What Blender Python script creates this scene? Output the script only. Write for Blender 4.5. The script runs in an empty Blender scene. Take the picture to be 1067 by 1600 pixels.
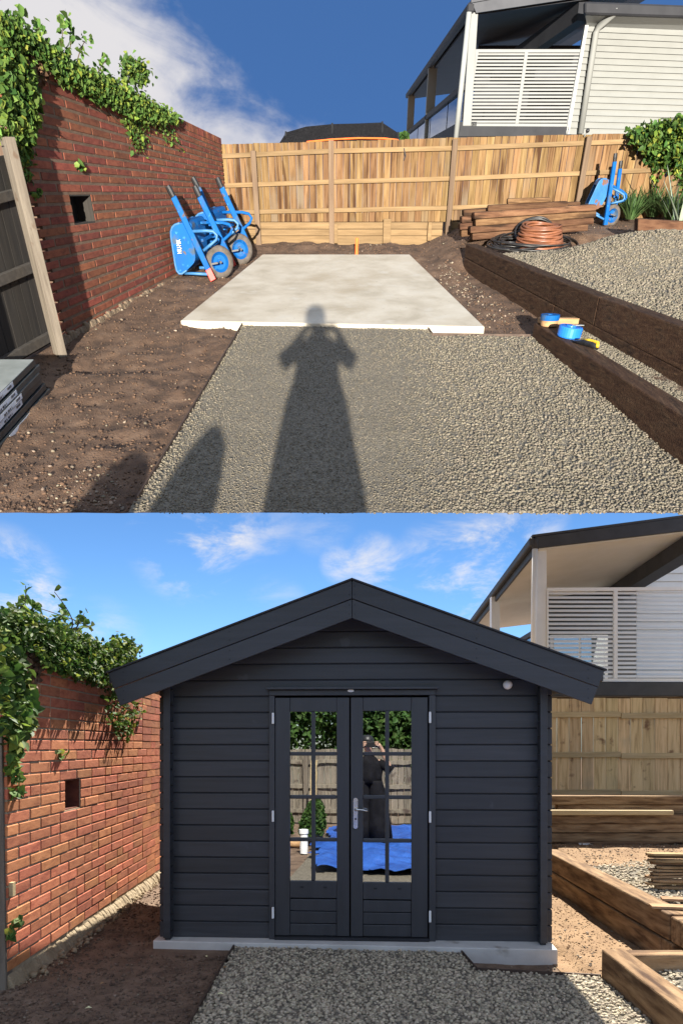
import bpy, bmesh, math, random
import numpy as np
from mathutils import Matrix, Vector

# ------------------------------------------------------------------ camera, sky, suns, exposure
# The photograph shows one garden at two moments, one view above the other.  The lower yard is level and
# the camera (a level view camera with lens rise) stands in it; the upper yard is built on a steeply
# tilted terrace beyond and above.
C0 = bpy.context.scene.collection
rng = np.random.default_rng(7); random.seed(7)
R = math.radians
F, PX, PY = 1050.0, 533.5, 1165.0          # focal length and principal point in photo pixels (1067 wide)
CAMZ = 1.6
cd = bpy.data.cameras.new('camera'); cam = bpy.data.objects.new('camera', cd); C0.objects.link(cam)
cam.location = (0, 0, CAMZ); cam.rotation_euler = (R(90), 0, 0)
cd.sensor_fit = 'HORIZONTAL'; cd.sensor_width = 36; cd.lens = 36 * F / 1067
cd.shift_y = (PY - 800) / 1067; cd.clip_start = 0.02; cd.clip_end = 500
bpy.context.scene.camera = cam

SKY_STRENGTH = 0.071
EXPOSURE = 1.42
world = bpy.data.worlds.new('World'); bpy.context.scene.world = world; world.use_nodes = True
vs = bpy.context.scene.view_settings
vs.view_transform = 'Standard'; vs.look = 'None'; vs.gamma = 1; vs.use_curve_mapping = False; vs.exposure = EXPOSURE

def sun(name, direction, energy, color):
    ld = bpy.data.lights.new(name, 'SUN'); ld.energy = energy; ld.angle = R(0.5); ld.color = color
    o = bpy.data.objects.new(name, ld); C0.objects.link(o)
    o.rotation_euler = Vector(direction).to_track_quat('-Z', 'Y').to_euler()
    return o
SUN_A_DIR = ((508 - PX) / F, 1, (PY - 515) / F)        # morning sun behind the photographer (upper yard)
SUN_B_DIR = (-0.225, -0.76, -1.0)                       # midday sun ahead, a little to the right (lower yard)
sunA = sun('sun_earlier', SUN_A_DIR, 5.0, (1.0, 0.93, 0.82))
sunB = sun('sun_later', SUN_B_DIR, 5.0, (1.0, 0.94, 0.84))

def build_world():
    nt = world.node_tree; N = nt.nodes; L = nt.links; N.clear()
    out = N.new('ShaderNodeOutputWorld'); bg = N.new('ShaderNodeBackground'); bg.inputs[1].default_value = SKY_STRENGTH
    sky = N.new('ShaderNodeTexSky'); sky.sky_type = 'NISHITA'; sky.sun_disc = False
    sky.sun_elevation = R(46); sky.sun_rotation = R(180); sky.air_density = 1.0; sky.dust_density = 0.7; sky.ozone_density = 2.2
    tc = N.new('ShaderNodeTexCoord')
    def vm(op, a, b=None):
        n = N.new('ShaderNodeVectorMath'); n.operation = op
        for i, v in enumerate((a, b)):
            if v is None: continue
            if isinstance(v, (tuple, list)): n.inputs[i].default_value = v
            else: L.new(v, n.inputs[i])
        return n.outputs['Value'] if op == 'DOT_PRODUCT' else n.outputs[0]
    def m(op, a, b=None, c=None):
        n = N.new('ShaderNodeMath'); n.operation = op
        for i, v in enumerate((a, b, c)):
            if v is None: continue
            if isinstance(v, (int, float)): n.inputs[i].default_value = v
            else: L.new(v, n.inputs[i])
        return n.outputs[0]
    def smooth(x, lo, hi):
        n = N.new('ShaderNodeMapRange'); n.interpolation_type = 'SMOOTHSTEP'
        L.new(x, n.inputs[0]); n.inputs[1].default_value = lo; n.inputs[2].default_value = hi
        return n.outputs[0]
    D = vm('NORMALIZE', tc.outputs['Generated'])
    def noise(scale, detail, rough, dist, sc=(1, 1, 1)):
        v = vm('MULTIPLY', D, sc)
        n = N.new('ShaderNodeTexNoise'); n.inputs['Scale'].default_value = scale; n.inputs['Detail'].default_value = detail
        n.inputs['Roughness'].default_value = rough; n.inputs['Distortion'].default_value = dist; L.new(v, n.inputs['Vector'])
        return n.outputs['Fac']
    n1 = noise(3.2, 8, 0.58, 0.35, (1, 1, 1.9)); n2 = noise(9, 9, 0.6, 0.6, (1, 1, 2.6)); n3 = noise(2.0, 3, 0.5, 0.2)
    def ray(px, py):
        v = Vector(((px - PX) / F, 1, (PY - py) / F)); v.normalize(); return v
    def edge(p, q):
        n = ray(*p).cross(ray(*q)); n.normalize(); return n
    # a bank of cloud over the upper yard: everything left of / below one slanting front
    e = edge((165, -25), (490, 185))
    if e.dot(ray(60, 150)) < 0: e = -e
    s = vm('DOT_PRODUCT', D, tuple(e))
    s = m('ADD', s, m('MULTIPLY', m('SUBTRACT', n1, 0.5), 0.16)); s = m('ADD', s, m('MULTIPLY', m('SUBTRACT', n2, 0.5), 0.13))
    bank = m('MULTIPLY', smooth(s, -0.015, 0.05), smooth(n1, 0.05, 0.5))
    up = N.new('ShaderNodeSeparateXYZ'); L.new(D, up.inputs[0])
    bank = m('MULTIPLY', bank, smooth(up.outputs[2], 0.36, 0.46))
    # wisps low over the lower yard
    tot = None
    for px, py, rad, amt in ((300, 845, .070, .95), (250, 830, .035, .6), (400, 815, .045, .5), (585, 878, .034, .8), (528, 882, .022, .6),
                             (705, 912, .075, .95), (770, 865, .05, .6), (830, 820, .04, .6), (0, 930, .07, 1.0), (50, 985, .05, .8), (160, 1005, .05, .4), (500, 812, .04, .3), (430, 950, .04, .3)):
        b = m('MULTIPLY', smooth(m('SUBTRACT', 1.0, vm('DOT_PRODUCT', D, tuple(ray(px, py)))), rad * rad, 0.0), amt)
        tot = b if tot is None else m('ADD', tot, b)
    n4 = noise(6.5, 12, 0.66, 0.45, (1.0, 1.0, 2.2))
    wis = m('MULTIPLY', m('MINIMUM', tot, 1.0), smooth(n4, 0.43, 0.70))
    low = smooth(m('MULTIPLY', up.outputs[2], 1.0), 0.36, 0.30)
    elsewhere = m('MULTIPLY', smooth(n1, 0.40, 0.60), m('MULTIPLY', m('MAXIMUM', smooth(m('ABSOLUTE', up.outputs[0]), 0.5, 0.66), smooth(up.outputs[1], .25, .05)), smooth(up.outputs[2], 0.0, .1)))
    cl = m('MINIMUM', m('ADD', m('ADD', m('MULTIPLY', bank, 0.76), m('MULTIPLY', m('MULTIPLY', wis, 0.95), low)), m('MULTIPLY', elsewhere, .85)), 1.0)
    tint = N.new('ShaderNodeMix'); tint.data_type = 'RGBA'; tint.blend_type = 'MULTIPLY'; tint.inputs['Factor'].default_value = 1
    sat = N.new('ShaderNodeHueSaturation'); sat.inputs['Saturation'].default_value = 1.1; L.new(sky.outputs[0], sat.inputs['Color']); L.new(sat.outputs[0], tint.inputs['A']); tint.inputs['B'].default_value = SKY_TINT
    mix = N.new('ShaderNodeMix'); mix.data_type = 'RGBA'; L.new(cl, mix.inputs['Factor'])
    L.new(tint.outputs['Result'], mix.inputs['A']); mix.inputs['B'].default_value = CLOUD
    L.new(mix.outputs['Result'], bg.inputs[0]); L.new(bg.outputs[0], out.inputs[0])
SKY_TINT = (0.58, 0.78, 0.98, 1)
CLOUD = (5.3, 5.0, 4.7, 1)
build_world()

# ------------------------------------------------------------------ places
HA, TS = 2.2, math.tan(R(6))                 # upper yard: height of the view above its ground, rise of its ground
AL = math.atan((PY - 293) / F); CA, SA = math.cos(AL), math.sin(AL)
MA = Matrix.Translation((0, 0, CAMZ)) @ Matrix.Rotation(AL, 4, 'X') @ Matrix.Translation((0, 0, -HA))
MB_ = Matrix.Identity(4)
COL_A = bpy.data.collections.new('earlier_day'); COL_B = bpy.data.collections.new('later_day')
C0.children.link(COL_A); C0.children.link(COL_B)
ST = dict(M=MA, col=COL_A)
def place(which):
    ST['M'], ST['col'] = (MA, COL_A) if which == 'A' else (MB_, COL_B)

def ray(px, py):
    rx, rz = (px - PX) / F, (PY - py) / F
    return np.array([rx, CA + SA * rz, -SA + CA * rz])
OA = np.array([0, 0, HA])
def AG(px, py, off=0.0):                     # upper yard: point on its ground (raised by off)
    r = ray(px, py); t = (HA - off) / (TS * r[1] - r[2]); return OA + t * r
def AD(px, py, D):                           # upper yard: point at depth D
    r = ray(px, py); return OA + r * (D / r[1])
def AX(px, py, X):
    r = ray(px, py); return OA + r * (X / r[0])
def AV(px, py, P, Q):                        # upper yard: point on the upright plane through P and Q
    r = ray(px, py); n = np.array([-(Q[1] - P[1]), Q[0] - P[0], 0]); return OA + r * (n @ (P - OA) / (n @ r))
OB = np.array([0, 0, CAMZ])
def bray(px, py): return np.array([(px - PX) / F, 1.0, (PY - py) / F])
def BG(px, py, Z=0.0):
    r = bray(px, py); return OB + r * ((Z - CAMZ) / r[2])
def BY(px, py, Y): return OB + bray(px, py) * Y
def BX(px, py, X):
    r = bray(px, py); return OB + r * (X / r[0])
def V(*a): return np.array(a, float)
def ground(p, off=0): return V(p[0], p[1], TS * p[1] + off)

# ------------------------------------------------------------------ noise for terrain
def vnoise(x, y, seed=0):
    x = np.asarray(x, float); y = np.asarray(y, float)
    xi = np.floor(x).astype(np.int64); yi = np.floor(y).astype(np.int64); xf = x - xi; yf = y - yi
    def h(a, b):
        n = (a * 374761393 + b * 668265263 + seed * 974711) & 0x7fffffff
        n = ((n ^ (n >> 13)) * 1274126177) & 0x7fffffff
        return ((n ^ (n >> 16)) & 0xffff) / 65535.0
    u = xf * xf * (3 - 2 * xf); v = yf * yf * (3 - 2 * yf)
    return (h(xi, yi) * (1 - u) + h(xi + 1, yi) * u) * (1 - v) + (h(xi, yi + 1) * (1 - u) + h(xi + 1, yi + 1) * u) * v - 0.5
def fbm(x, y, seed=0, o=4):
    s = 0; a = 1
    for k in range(o): s = s + a * vnoise(np.asarray(x) * 2 ** k, np.asarray(y) * 2 ** k, seed + k); a *= .5
    return s

# ------------------------------------------------------------------ mesh building
BASE = {}
class MB:
    def __init__(s): s.v = []; s.f = []
    def add(s, vs_, fs):
        n = len(s.v); s.v += [tuple(map(float, p)) for p in vs_]; s.f += [tuple(n + i for i in q) for q in fs]; return s
    def hexa(s, p):            # p: 4 bottom, 4 top, counter-clockwise from above
        return s.add(p, [(3, 2, 1, 0), (4, 5, 6, 7), (0, 1, 5, 4), (1, 2, 6, 5), (2, 3, 7, 6), (3, 0, 4, 7)])
    def box(s, a, b):
        (x0, y0, z0), (x1, y1, z1) = a, b
        return s.hexa([(x0, y0, z0), (x1, y0, z0), (x1, y1, z0), (x0, y1, z0), (x0, y0, z1), (x1, y0, z1), (x1, y1, z1), (x0, y1, z1)])
    def prism(s, poly, d):     # polygon of points pushed along d
        n = len(poly); d = np.asarray(d, float); a = [np.asarray(p, float) for p in poly]
        return s.add(a + [p + d for p in a], [tuple(range(n))[::-1], tuple(range(n, 2 * n))] + [(i, (i + 1) % n, n + (i + 1) % n, n + i) for i in range(n)])
    def beam(s, p, q, w, h, up=(0, 0, 1)):   # square bar between two points, centred
        p = np.asarray(p, float); q = np.asarray(q, float); d = q - p; d /= np.linalg.norm(d); up = np.asarray(up, float)
        sd = np.cross(d, up); sd /= np.linalg.norm(sd) + 1e-9; u = np.cross(sd, d)
        c = [-sd * w / 2 - u * h / 2, sd * w / 2 - u * h / 2, sd * w / 2 + u * h / 2, -sd * w / 2 + u * h / 2]
        return s.add([p + k for k in c] + [q + k for k in c], [(0, 1, 2, 3), (7, 6, 5, 4), (0, 4, 5, 1), (1, 5, 6, 2), (2, 6, 7, 3), (3, 7, 4, 0)])
    def tube(s, pts, r, n=8, closed=False):
        pts = [np.asarray(p, float) for p in pts]; k = len(pts); rs = r if hasattr(r, '__len__') else [r] * k
        vs_ = []; prev = None
        for i, p in enumerate(pts):
            a = pts[(i - 1) % k] if (closed or i) else p; b = pts[(i + 1) % k] if (closed or i < k - 1) else p
            d = b - a; d /= np.linalg.norm(d) + 1e-9
            if prev is None:
                t = V(0, 0, 1) if abs(d[2]) < .9 else V(1, 0, 0); u = np.cross(d, t)
            else: u = prev - d * (prev @ d)
            u /= np.linalg.norm(u) + 1e-9; prev = u; w = np.cross(d, u)
            vs_ += [p + rs[i] * (u * math.cos(2 * math.pi * j / n) + w * math.sin(2 * math.pi * j / n)) for j in range(n)]
        fs = []
        for i in range(k if closed else k - 1):
            o, q = i * n, ((i + 1) % k) * n
            fs += [(o + j, o + (j + 1) % n, q + (j + 1) % n, q + j) for j in range(n)]
        if not closed: fs += [tuple(range(n))[::-1], tuple(range((k - 1) * n, k * n))]
        return s.add(vs_, fs)
    def lathe(s, c, axis, prof, n=24, cap=True):   # prof: (radius, along)
        c = np.asarray(c, float); a = np.asarray(axis, float); a /= np.linalg.norm(a)
        t = V(0, 0, 1) if abs(a[2]) < .9 else V(1, 0, 0); u = np.cross(a, t); u /= np.linalg.norm(u); w = np.cross(a, u)
        vs_ = [c + a * h + r * (u * math.cos(2 * math.pi * j / n) + w * math.sin(2 * math.pi * j / n)) for r, h in prof for j in range(n)]
        fs = []
        for i in range(len(prof) - 1):
            fs += [(i * n + j, i * n + (j + 1) % n, (i + 1) * n + (j + 1) % n, (i + 1) * n + j) for j in range(n)]
        if cap: fs += [tuple(range(n))[::-1], tuple(range((len(prof) - 1) * n, len(prof) * n))]
        return s.add(vs_, fs)

def link(o): ST['col'].objects.link(o)
def tagp(o, label=None, cat=None, group=None, kind=None):
    if label: o['label'] = label
    if cat: o['category'] = cat
    if group: o['group'] = group
    if kind: o['kind'] = kind
    return o
def thing(name, label, cat, base, group=None):
    o = bpy.data.objects.new(name, None); link(o); o.empty_display_size = .1
    b = Vector(map(float, base)); o.matrix_world = ST['M'] @ Matrix.Translation(b); BASE[o.name] = np.array(b)
    return tagp(o, label, cat, group)
def obj(name, mb, mat, parent=None, bevel=0, smooth=False, seg=1, kind=None, base=None):
    b = BASE[parent.name] if parent is not None else (np.zeros(3) if base is None else np.asarray(base, float))
    me = bpy.data.meshes.new(name)
    va = np.asarray(mb.v, float) - b
    me.from_pydata(va.tolist(), [], mb.f); me.validate()
    bm = bmesh.new(); bm.from_mesh(me); bmesh.ops.recalc_face_normals(bm, faces=bm.faces); bm.to_mesh(me); bm.free()
    me.materials.append(mat)
    if smooth: me.polygons.foreach_set('use_smooth', [True] * len(me.polygons))
    o = bpy.data.objects.new(name, me); link(o)
    if parent is not None: o.parent = parent; BASE[o.name] = b
    else: o.matrix_world = ST['M'] @ Matrix.Translation(Vector(b)); BASE[o.name] = b
    if bevel:
        m = o.modifiers.new('bevel', 'BEVEL'); m.width = bevel; m.segments = seg; m.limit_method = 'ANGLE'; m.angle_limit = R(40)
    if kind: o['kind'] = kind
    return o
def raw(name, verts, faces, mat, parent=None, smooth=False, kind=None, ids=None):
    """fast path: arrays of verts and equal-sided faces"""
    b = BASE[parent.name] if parent is not None else np.zeros(3)
    me = bpy.data.meshes.new(name); verts = np.asarray(verts, np.float32) - b.astype(np.float32); faces = np.asarray(faces, np.int32)
    nf, k = faces.shape
    me.vertices.add(len(verts)); me.vertices.foreach_set('co', verts.ravel())
    me.loops.add(nf * k); me.loops.foreach_set('vertex_index', faces.ravel())
    me.polygons.add(nf); me.polygons.foreach_set('loop_start', np.arange(0, nf * k, k, dtype=np.int32))
    if smooth: me.polygons.foreach_set('use_smooth', np.ones(nf, bool))
    me.update(calc_edges=True); me.materials.append(mat)
    o = bpy.data.objects.new(name, me); link(o)
    if parent is not None: o.parent = parent; BASE[o.name] = b
    else: o.matrix_world = ST['M']; BASE[o.name] = b
    if kind: o['kind'] = kind
    return o
def copy_tree(o, parent=None):
    c = o.copy(); link(c); BASE[c.name] = BASE.get(o.name, np.zeros(3))
    if parent is not None: c.parent = parent
    for ch in list(o.children): copy_tree(ch, c)
    return c
def subdiv_ico(n):
    bm = bmesh.new(); bmesh.ops.create_icosphere(bm, subdivisions=n, radius=1)
    v = np.array([x.co[:] for x in bm.verts]); f = np.array([[q.index for q in p.verts] for p in bm.faces]); bm.free(); return v, f
ICO1 = subdiv_ico(1)
def rocks(name, pos, size, mat, parent=None, kind='stuff', flat=(.55, .9), seed=1, up=None):
    """many small angular stones as one mesh"""
    g = np.random.default_rng(seed); n = len(pos); v, f = ICO1
    var = []
    for k in range(10):
        w = v * (1 + g.uniform(-.32, .28, (len(v), 1))); var.append(w)
    var = np.array(var)[g.integers(0, 10, n)]
    sc = np.stack([g.uniform(.75, 1.25, n), g.uniform(.65, 1.1, n), g.uniform(*flat, n)], 1) * np.asarray(size).reshape(-1, 1)
    var = var * sc[:, None, :]
    a = g.uniform(0, 2 * math.pi, n); t = g.uniform(-.6, .6, n)
    ca, sa, ct, st = np.cos(a), np.sin(a), np.cos(t), np.sin(t)
    x, y, z = var[..., 0], var[..., 1], var[..., 2]
    y, z = y * ct[:, None] - z * st[:, None], y * st[:, None] + z * ct[:, None]
    x, y = x * ca[:, None] - y * sa[:, None], x * sa[:, None] + y * ca[:, None]
    allv = np.stack([x, y, z], -1) + np.asarray(pos)[:, None, :]
    fs = (f[None] + (np.arange(n) * len(v))[:, None, None]).reshape(-1, 3)
    return raw(name, allv.reshape(-1, 3), fs, mat, parent, kind=kind)
def leaves(name, pos, nrm, size, mat, parent=None, kind='stuff', seed=1, fold=.35, long=1.25):
    """many folded leaf blades as one mesh"""
    g = np.random.default_rng(seed); n = len(pos); pos = np.asarray(pos)
    nr = np.asarray(nrm) + g.normal(0, .55, (n, 3)); nr /= np.linalg.norm(nr, axis=1, keepdims=True)
    d = np.cross(nr, g.normal(0, 1, (n, 3))); d /= np.linalg.norm(d, axis=1, keepdims=True)
    d[:, 2] -= .35; d /= np.linalg.norm(d, axis=1, keepdims=True)
    w = np.cross(nr, d); w /= np.linalg.norm(w, axis=1, keepdims=True)
    s = np.asarray(size).reshape(-1, 1) * g.uniform(.5, 1.5, (n, 1))
    P = [pos - d * s * .5 * long, pos - d * s * .2 * long + w * s * .5 + nr * s * fold * .5, pos + d * s * .2 * long + w * s * .38 + nr * s * fold * .35,
         pos + d * s * .62 * long - nr * s * .12, pos + d * s * .2 * long - w * s * .38 + nr * s * fold * .35, pos - d * s * .2 * long - w * s * .5 + nr * s * fold * .5]
    vs_ = np.stack(P, 1).reshape(-1, 3); k = np.arange(n)[:, None] * 6
    fs = np.concatenate([k + np.array([[0, 1, 2, 3]]), k + np.array([[0, 3, 4, 5]])], 0)
    return raw(name, vs_, fs, mat, parent, kind=kind)

# ------------------------------------------------------------------ materials
def mat(name, cols, scale=(6, 6, 6), detail=5, rough=.8, bump=.0, bscale=40, rnd=0.0, hue=0.0, island=False, metallic=0, spec=.5, trans=0, speck=None, rough_var=0, stain=None, grain=False, bdist=.01, cwear=None):
    """procedural material: noise between the colours, per-object or per-piece variation, fine relief"""
    m = bpy.data.materials.new(name); m.use_nodes = True; nt = m.node_tree; N = nt.nodes; L = nt.links
    p = N['Principled BSDF']; p.inputs['Roughness'].default_value = rough; p.inputs['Metallic'].default_value = metallic
    p.inputs['Specular IOR Level'].default_value = spec
    tc = N.new('ShaderNodeTexCoord'); oi = N.new('ShaderNodeObjectInfo')
    rv = oi.outputs['Random']
    if island:
        g = N.new('ShaderNodeNewGeometry'); rv = g.outputs['Random Per Island']
    off = N.new('ShaderNodeVectorMath'); off.operation = 'MULTIPLY_ADD'
    cmb = N.new('ShaderNodeCombineXYZ')
    for i in range(3): L.new(oi.outputs['Random'], cmb.inputs[i])
    off.inputs[1].default_value = (17, 31, 23); L.new(cmb.outputs[0], off.inputs[0]); L.new(tc.outputs['Object'], off.inputs[2])
    mp = N.new('ShaderNodeVectorMath'); mp.operation = 'MULTIPLY'; mp.inputs[1].default_value = scale; L.new(off.outputs[0], mp.inputs[0])
    no = N.new('ShaderNodeTexNoise'); no.inputs['Scale'].default_value = 1; no.inputs['Detail'].default_value = detail; no.inputs['Roughness'].default_value = .62
    no.inputs['Distortion'].default_value = .3; L.new(mp.outputs[0], no.inputs['Vector'])
    cr = N.new('ShaderNodeValToRGB'); L.new(no.outputs['Fac'], cr.inputs[0])
    while len(cr.color_ramp.elements) < len(cols): cr.color_ramp.elements.new(.5)
    for i, c in enumerate(cols):
        e = cr.color_ramp.elements[i]; e.position = .32 + .36 * i / max(1, len(cols) - 1); e.color = (*c, 1)
    col = cr.outputs[0]
    if rnd or hue:
        hs = N.new('ShaderNodeHueSaturation'); L.new(col, hs.inputs['Color'])
        mr = N.new('ShaderNodeMapRange'); mr.inputs[3].default_value = 1 - rnd; mr.inputs[4].default_value = 1 + rnd; L.new(rv, mr.inputs[0]); L.new(mr.outputs[0], hs.inputs['Value'])
        if hue:
            fr = N.new('ShaderNodeMath'); fr.operation = 'FRACT'; mu = N.new('ShaderNodeMath'); mu.operation = 'MULTIPLY'; mu.inputs[1].default_value = 7.31
            L.new(rv, mu.inputs[0]); L.new(mu.outputs[0], fr.inputs[0])
            mh = N.new('ShaderNodeMapRange'); mh.inputs[3].default_value = .5 - hue; mh.inputs[4].default_value = .5 + hue; L.new(fr.outputs[0], mh.inputs[0]); L.new(mh.outputs[0], hs.inputs['Hue'])
        col = hs.outputs[0]
    def overlay(col, color, sc, lo, hi, vec=None, dt=4):
        n2 = N.new('ShaderNodeTexNoise'); n2.inputs['Scale'].default_value = sc; n2.inputs['Detail'].default_value = dt; L.new(vec or off.outputs[0], n2.inputs['Vector'])
        r2 = N.new('ShaderNodeMapRange'); r2.interpolation_type = 'SMOOTHSTEP'; r2.inputs[1].default_value = lo; r2.inputs[2].default_value = hi; L.new(n2.outputs['Fac'], r2.inputs[0])
        mx = N.new('ShaderNodeMix'); mx.data_type = 'RGBA'; L.new(r2.outputs[0], mx.inputs['Factor']); L.new(col, mx.inputs['A']); mx.inputs['B'].default_value = (*color, 1)
        return mx.outputs['Result']
    if stain: col = overlay(col, *stain, vec=mp.outputs[0] if grain else None)
    if speck: col = overlay(col, *speck)
    if cwear: col = overlay(col, *cwear)
    L.new(col, p.inputs['Base Color'])
    if rough_var:
        rr = N.new('ShaderNodeMapRange'); rr.inputs[3].default_value = rough - rough_var; rr.inputs[4].default_value = min(1, rough + rough_var); L.new(no.outputs['Fac'], rr.inputs[0]); L.new(rr.outputs[0], p.inputs['Roughness'])
    if bump:
        nb = N.new('ShaderNodeTexNoise'); nb.inputs['Scale'].default_value = bscale; nb.inputs['Detail'].default_value = 6; nb.inputs['Roughness'].default_value = .65
        L.new(off.outputs[0], nb.inputs['Vector'])
        ad = N.new('ShaderNodeMath'); ad.operation = 'ADD'; L.new(nb.outputs['Fac'], ad.inputs[0]); L.new(no.outputs['Fac'], ad.inputs[1])
        b = N.new('ShaderNodeBump'); b.inputs['Strength'].default_value = bump; b.inputs['Distance'].default_value = bdist
        L.new(ad.outputs[0], b.inputs['Height']); L.new(b.outputs[0], p.inputs['Normal'])
    if trans:
        tr = N.new('ShaderNodeBsdfTranslucent'); L.new(col, tr.inputs[0]); ms = N.new('ShaderNodeMixShader'); ms.inputs[0].default_value = trans
        L.new(p.outputs[0], ms.inputs[1]); L.new(tr.outputs[0], ms.inputs[2]); L.new(ms.outputs[0], N['Material Output'].inputs[0])
    return m
def glassmat(name, refl, tint, rough=.0, warp=0):
    m = bpy.data.materials.new(name); m.use_nodes = True; nt = m.node_tree; N = nt.nodes; L = nt.links
    gl = N.new('ShaderNodeBsdfGlossy'); gl.inputs['Roughness'].default_value = rough; gl.inputs[0].default_value = (.95, .97, 1, 1)
    if warp:
        tc = N.new('ShaderNodeTexCoord'); nz = N.new('ShaderNodeTexNoise'); nz.inputs['Scale'].default_value = 5; nz.inputs['Detail'].default_value = 2; L.new(tc.outputs['Object'], nz.inputs['Vector'])
        bp = N.new('ShaderNodeBump'); bp.inputs['Strength'].default_value = 1; bp.inputs['Distance'].default_value = warp; L.new(nz.outputs['Fac'], bp.inputs['Height']); L.new(bp.outputs[0], gl.inputs['Normal'])
    tr = N.new('ShaderNodeBsdfTransparent'); tr.inputs[0].default_value = (*tint, 1)
    lw = N.new('ShaderNodeLayerWeight'); lw.inputs[0].default_value = .25
    mr = N.new('ShaderNodeMapRange'); mr.inputs[3].default_value = refl; mr.inputs[4].default_value = 1; L.new(lw.outputs['Fresnel'], mr.inputs[0])
    ms = N.new('ShaderNodeMixShader'); L.new(mr.outputs[0], ms.inputs[0]); L.new(tr.outputs[0], ms.inputs[1]); L.new(gl.outputs[0], ms.inputs[2])
    L.new(ms.outputs[0], N['Material Output'].inputs[0]); return m

M = {}
M['soil'] = mat('soil', [(.048, .027, .016), (.118, .067, .039), (.175, .108, .067)], (5, 5, 5), 9, .95, .9, 60, bdist=.02, speck=((.26, .2, .14), 90, .66, .74))
M['soil_b'] = mat('soil_b', [(.075, .046, .029), (.165, .108, .070), (.23, .158, .108)], (5, 5, 5), 9, .95, .8, 60, bdist=.02, speck=((.34, .28, .2), 90, .66, .74))
M['soil_b_clod'] = mat('soil_b_clod', [(.085, .052, .034), (.18, .118, .078)], (14, 14, 14), 4, .95, .6, 90, rnd=.3, island=True, bdist=.01)
M['soil_clod'] = mat('soil_clod', [(.058, .033, .020), (.13, .076, .046)], (14, 14, 14), 4, .95, .6, 90, rnd=.3, island=True, bdist=.01)
M['pebble'] = mat('pebble', [(.15, .115, .08), (.26, .21, .155)], (20, 20, 20), 3, .85, .3, 80, rnd=.5, hue=.02, island=True)
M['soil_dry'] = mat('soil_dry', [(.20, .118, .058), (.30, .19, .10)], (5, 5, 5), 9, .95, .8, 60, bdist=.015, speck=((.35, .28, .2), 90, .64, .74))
M['gravel_a'] = mat('gravel_a', [(.130, .113, .084), (.218, .190, .143)], (25, 25, 25), 4, .9, .3, 120, rnd=.25, hue=.012, island=True, spec=.2)
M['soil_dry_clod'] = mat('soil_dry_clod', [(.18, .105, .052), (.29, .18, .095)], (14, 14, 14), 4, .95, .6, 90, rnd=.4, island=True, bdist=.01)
M['gravel'] = mat('gravel', [(.30, .25, .175), (.46, .395, .285)], (25, 25, 25), 4, .85, .35, 120, rnd=.42, hue=.012, island=True)
M['gravel_bed'] = mat('gravel_bed', [(.10, .086, .063), (.26, .228, .172)], (42, 42, 42), 5, .9, 1.0, 60, bdist=.02)
M['concrete'] = mat('concrete', [(.42, .37, .285), (.52, .465, .37), (.59, .54, .445)], (2.2, 2.2, 2.2), 8, .75, .12, 120, spec=.15, stain=((.40, .335, .24), 1.3, .50, .85), speck=((.24, .20, .15), 17, .68, .78), cwear=((.55, .51, .43), 3.1, .58, .75))
M['concrete_b'] = mat('concrete_b', [(.46, .445, .41), (.58, .565, .52)], (4, 4, 4), 8, .8, .2, 90, stain=((.22, .19, .15), 5, .6, .8))
M['brick'] = mat('brick', [(.35, .10, .044), (.50, .168, .074), (.58, .21, .10)], (9, 9, 22), 6, .9, .35, 90, rnd=.22, hue=.012, stain=((.16, .06, .05), 2.5, .62, .8), bdist=.006)
M['brick_many'] = mat('brick_many', [(.35, .10, .044), (.50, .168, .074), (.58, .21, .10)], (9, 9, 22), 6, .9, .35, 90, rnd=.22, hue=.012, island=True, bdist=.006)
M['brick_shaded'] = mat('brick_shaded', [(.105, .027, .014), (.175, .047, .024), (.215, .066, .034)], (9, 9, 22), 6, .9, .35, 90, rnd=.22, hue=.012, bdist=.006)  # darker copy of the lower yard's brick, wall's shade put into the colour
M['brick_many_shaded'] = mat('brick_many_shaded', [(.105, .027, .014), (.175, .047, .024), (.215, .066, .034)], (9, 9, 22), 6, .9, .35, 90, rnd=.22, hue=.012, island=True, bdist=.006)  # same darkened copy for the merged bricks
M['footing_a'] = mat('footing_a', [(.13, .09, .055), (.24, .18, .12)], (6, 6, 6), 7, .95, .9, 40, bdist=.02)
M['mortar'] = mat('mortar', [(.31, .24, .155), (.43, .35, .235)], (12, 12, 12), 5, .95, .5, 80)
M['mortar_shaded'] = mat('mortar_shaded', [(.09, .055, .036), (.15, .10, .068)], (9, 9, 9), 5, .95, .5, 80)  # mortar darkened along with the upper bricks, shade put into the colour
M['footing'] = mat('footing', [(.27, .205, .125), (.40, .32, .21)], (6, 6, 6), 7, .95, .9, 40, bdist=.02)
M['paling'] = mat('paling', [(.082, .044, .019), (.175, .103, .046), (.235, .152, .075)], (22, 22, 1.6), 6, .85, .25, 60, rnd=.17, hue=.010, spec=.15, stain=((.055, .026, .012), .5, .54, .66), grain=True, cwear=((.16, .125, .085), 1.0, .52, .8))
M['paling_grey'] = mat('paling_grey', [(.10, .08, .06), (.20, .17, .13), (.25, .21, .16)], (22, 22, 1.6), 6, .85, .3, 60, rnd=.2, hue=.008, stain=((.07, .05, .04), 4.5, .60, .74))
M['rail'] = mat('rail', [(.14, .086, .036), (.235, .152, .072)], (1.6, 20, 20), 6, .85, .25, 60, rnd=.12)
M['post'] = mat('post', [(.10, .06, .035), (.17, .115, .07)], (20, 20, 1.5), 6, .85, .3, 60, rnd=.15)
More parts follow.
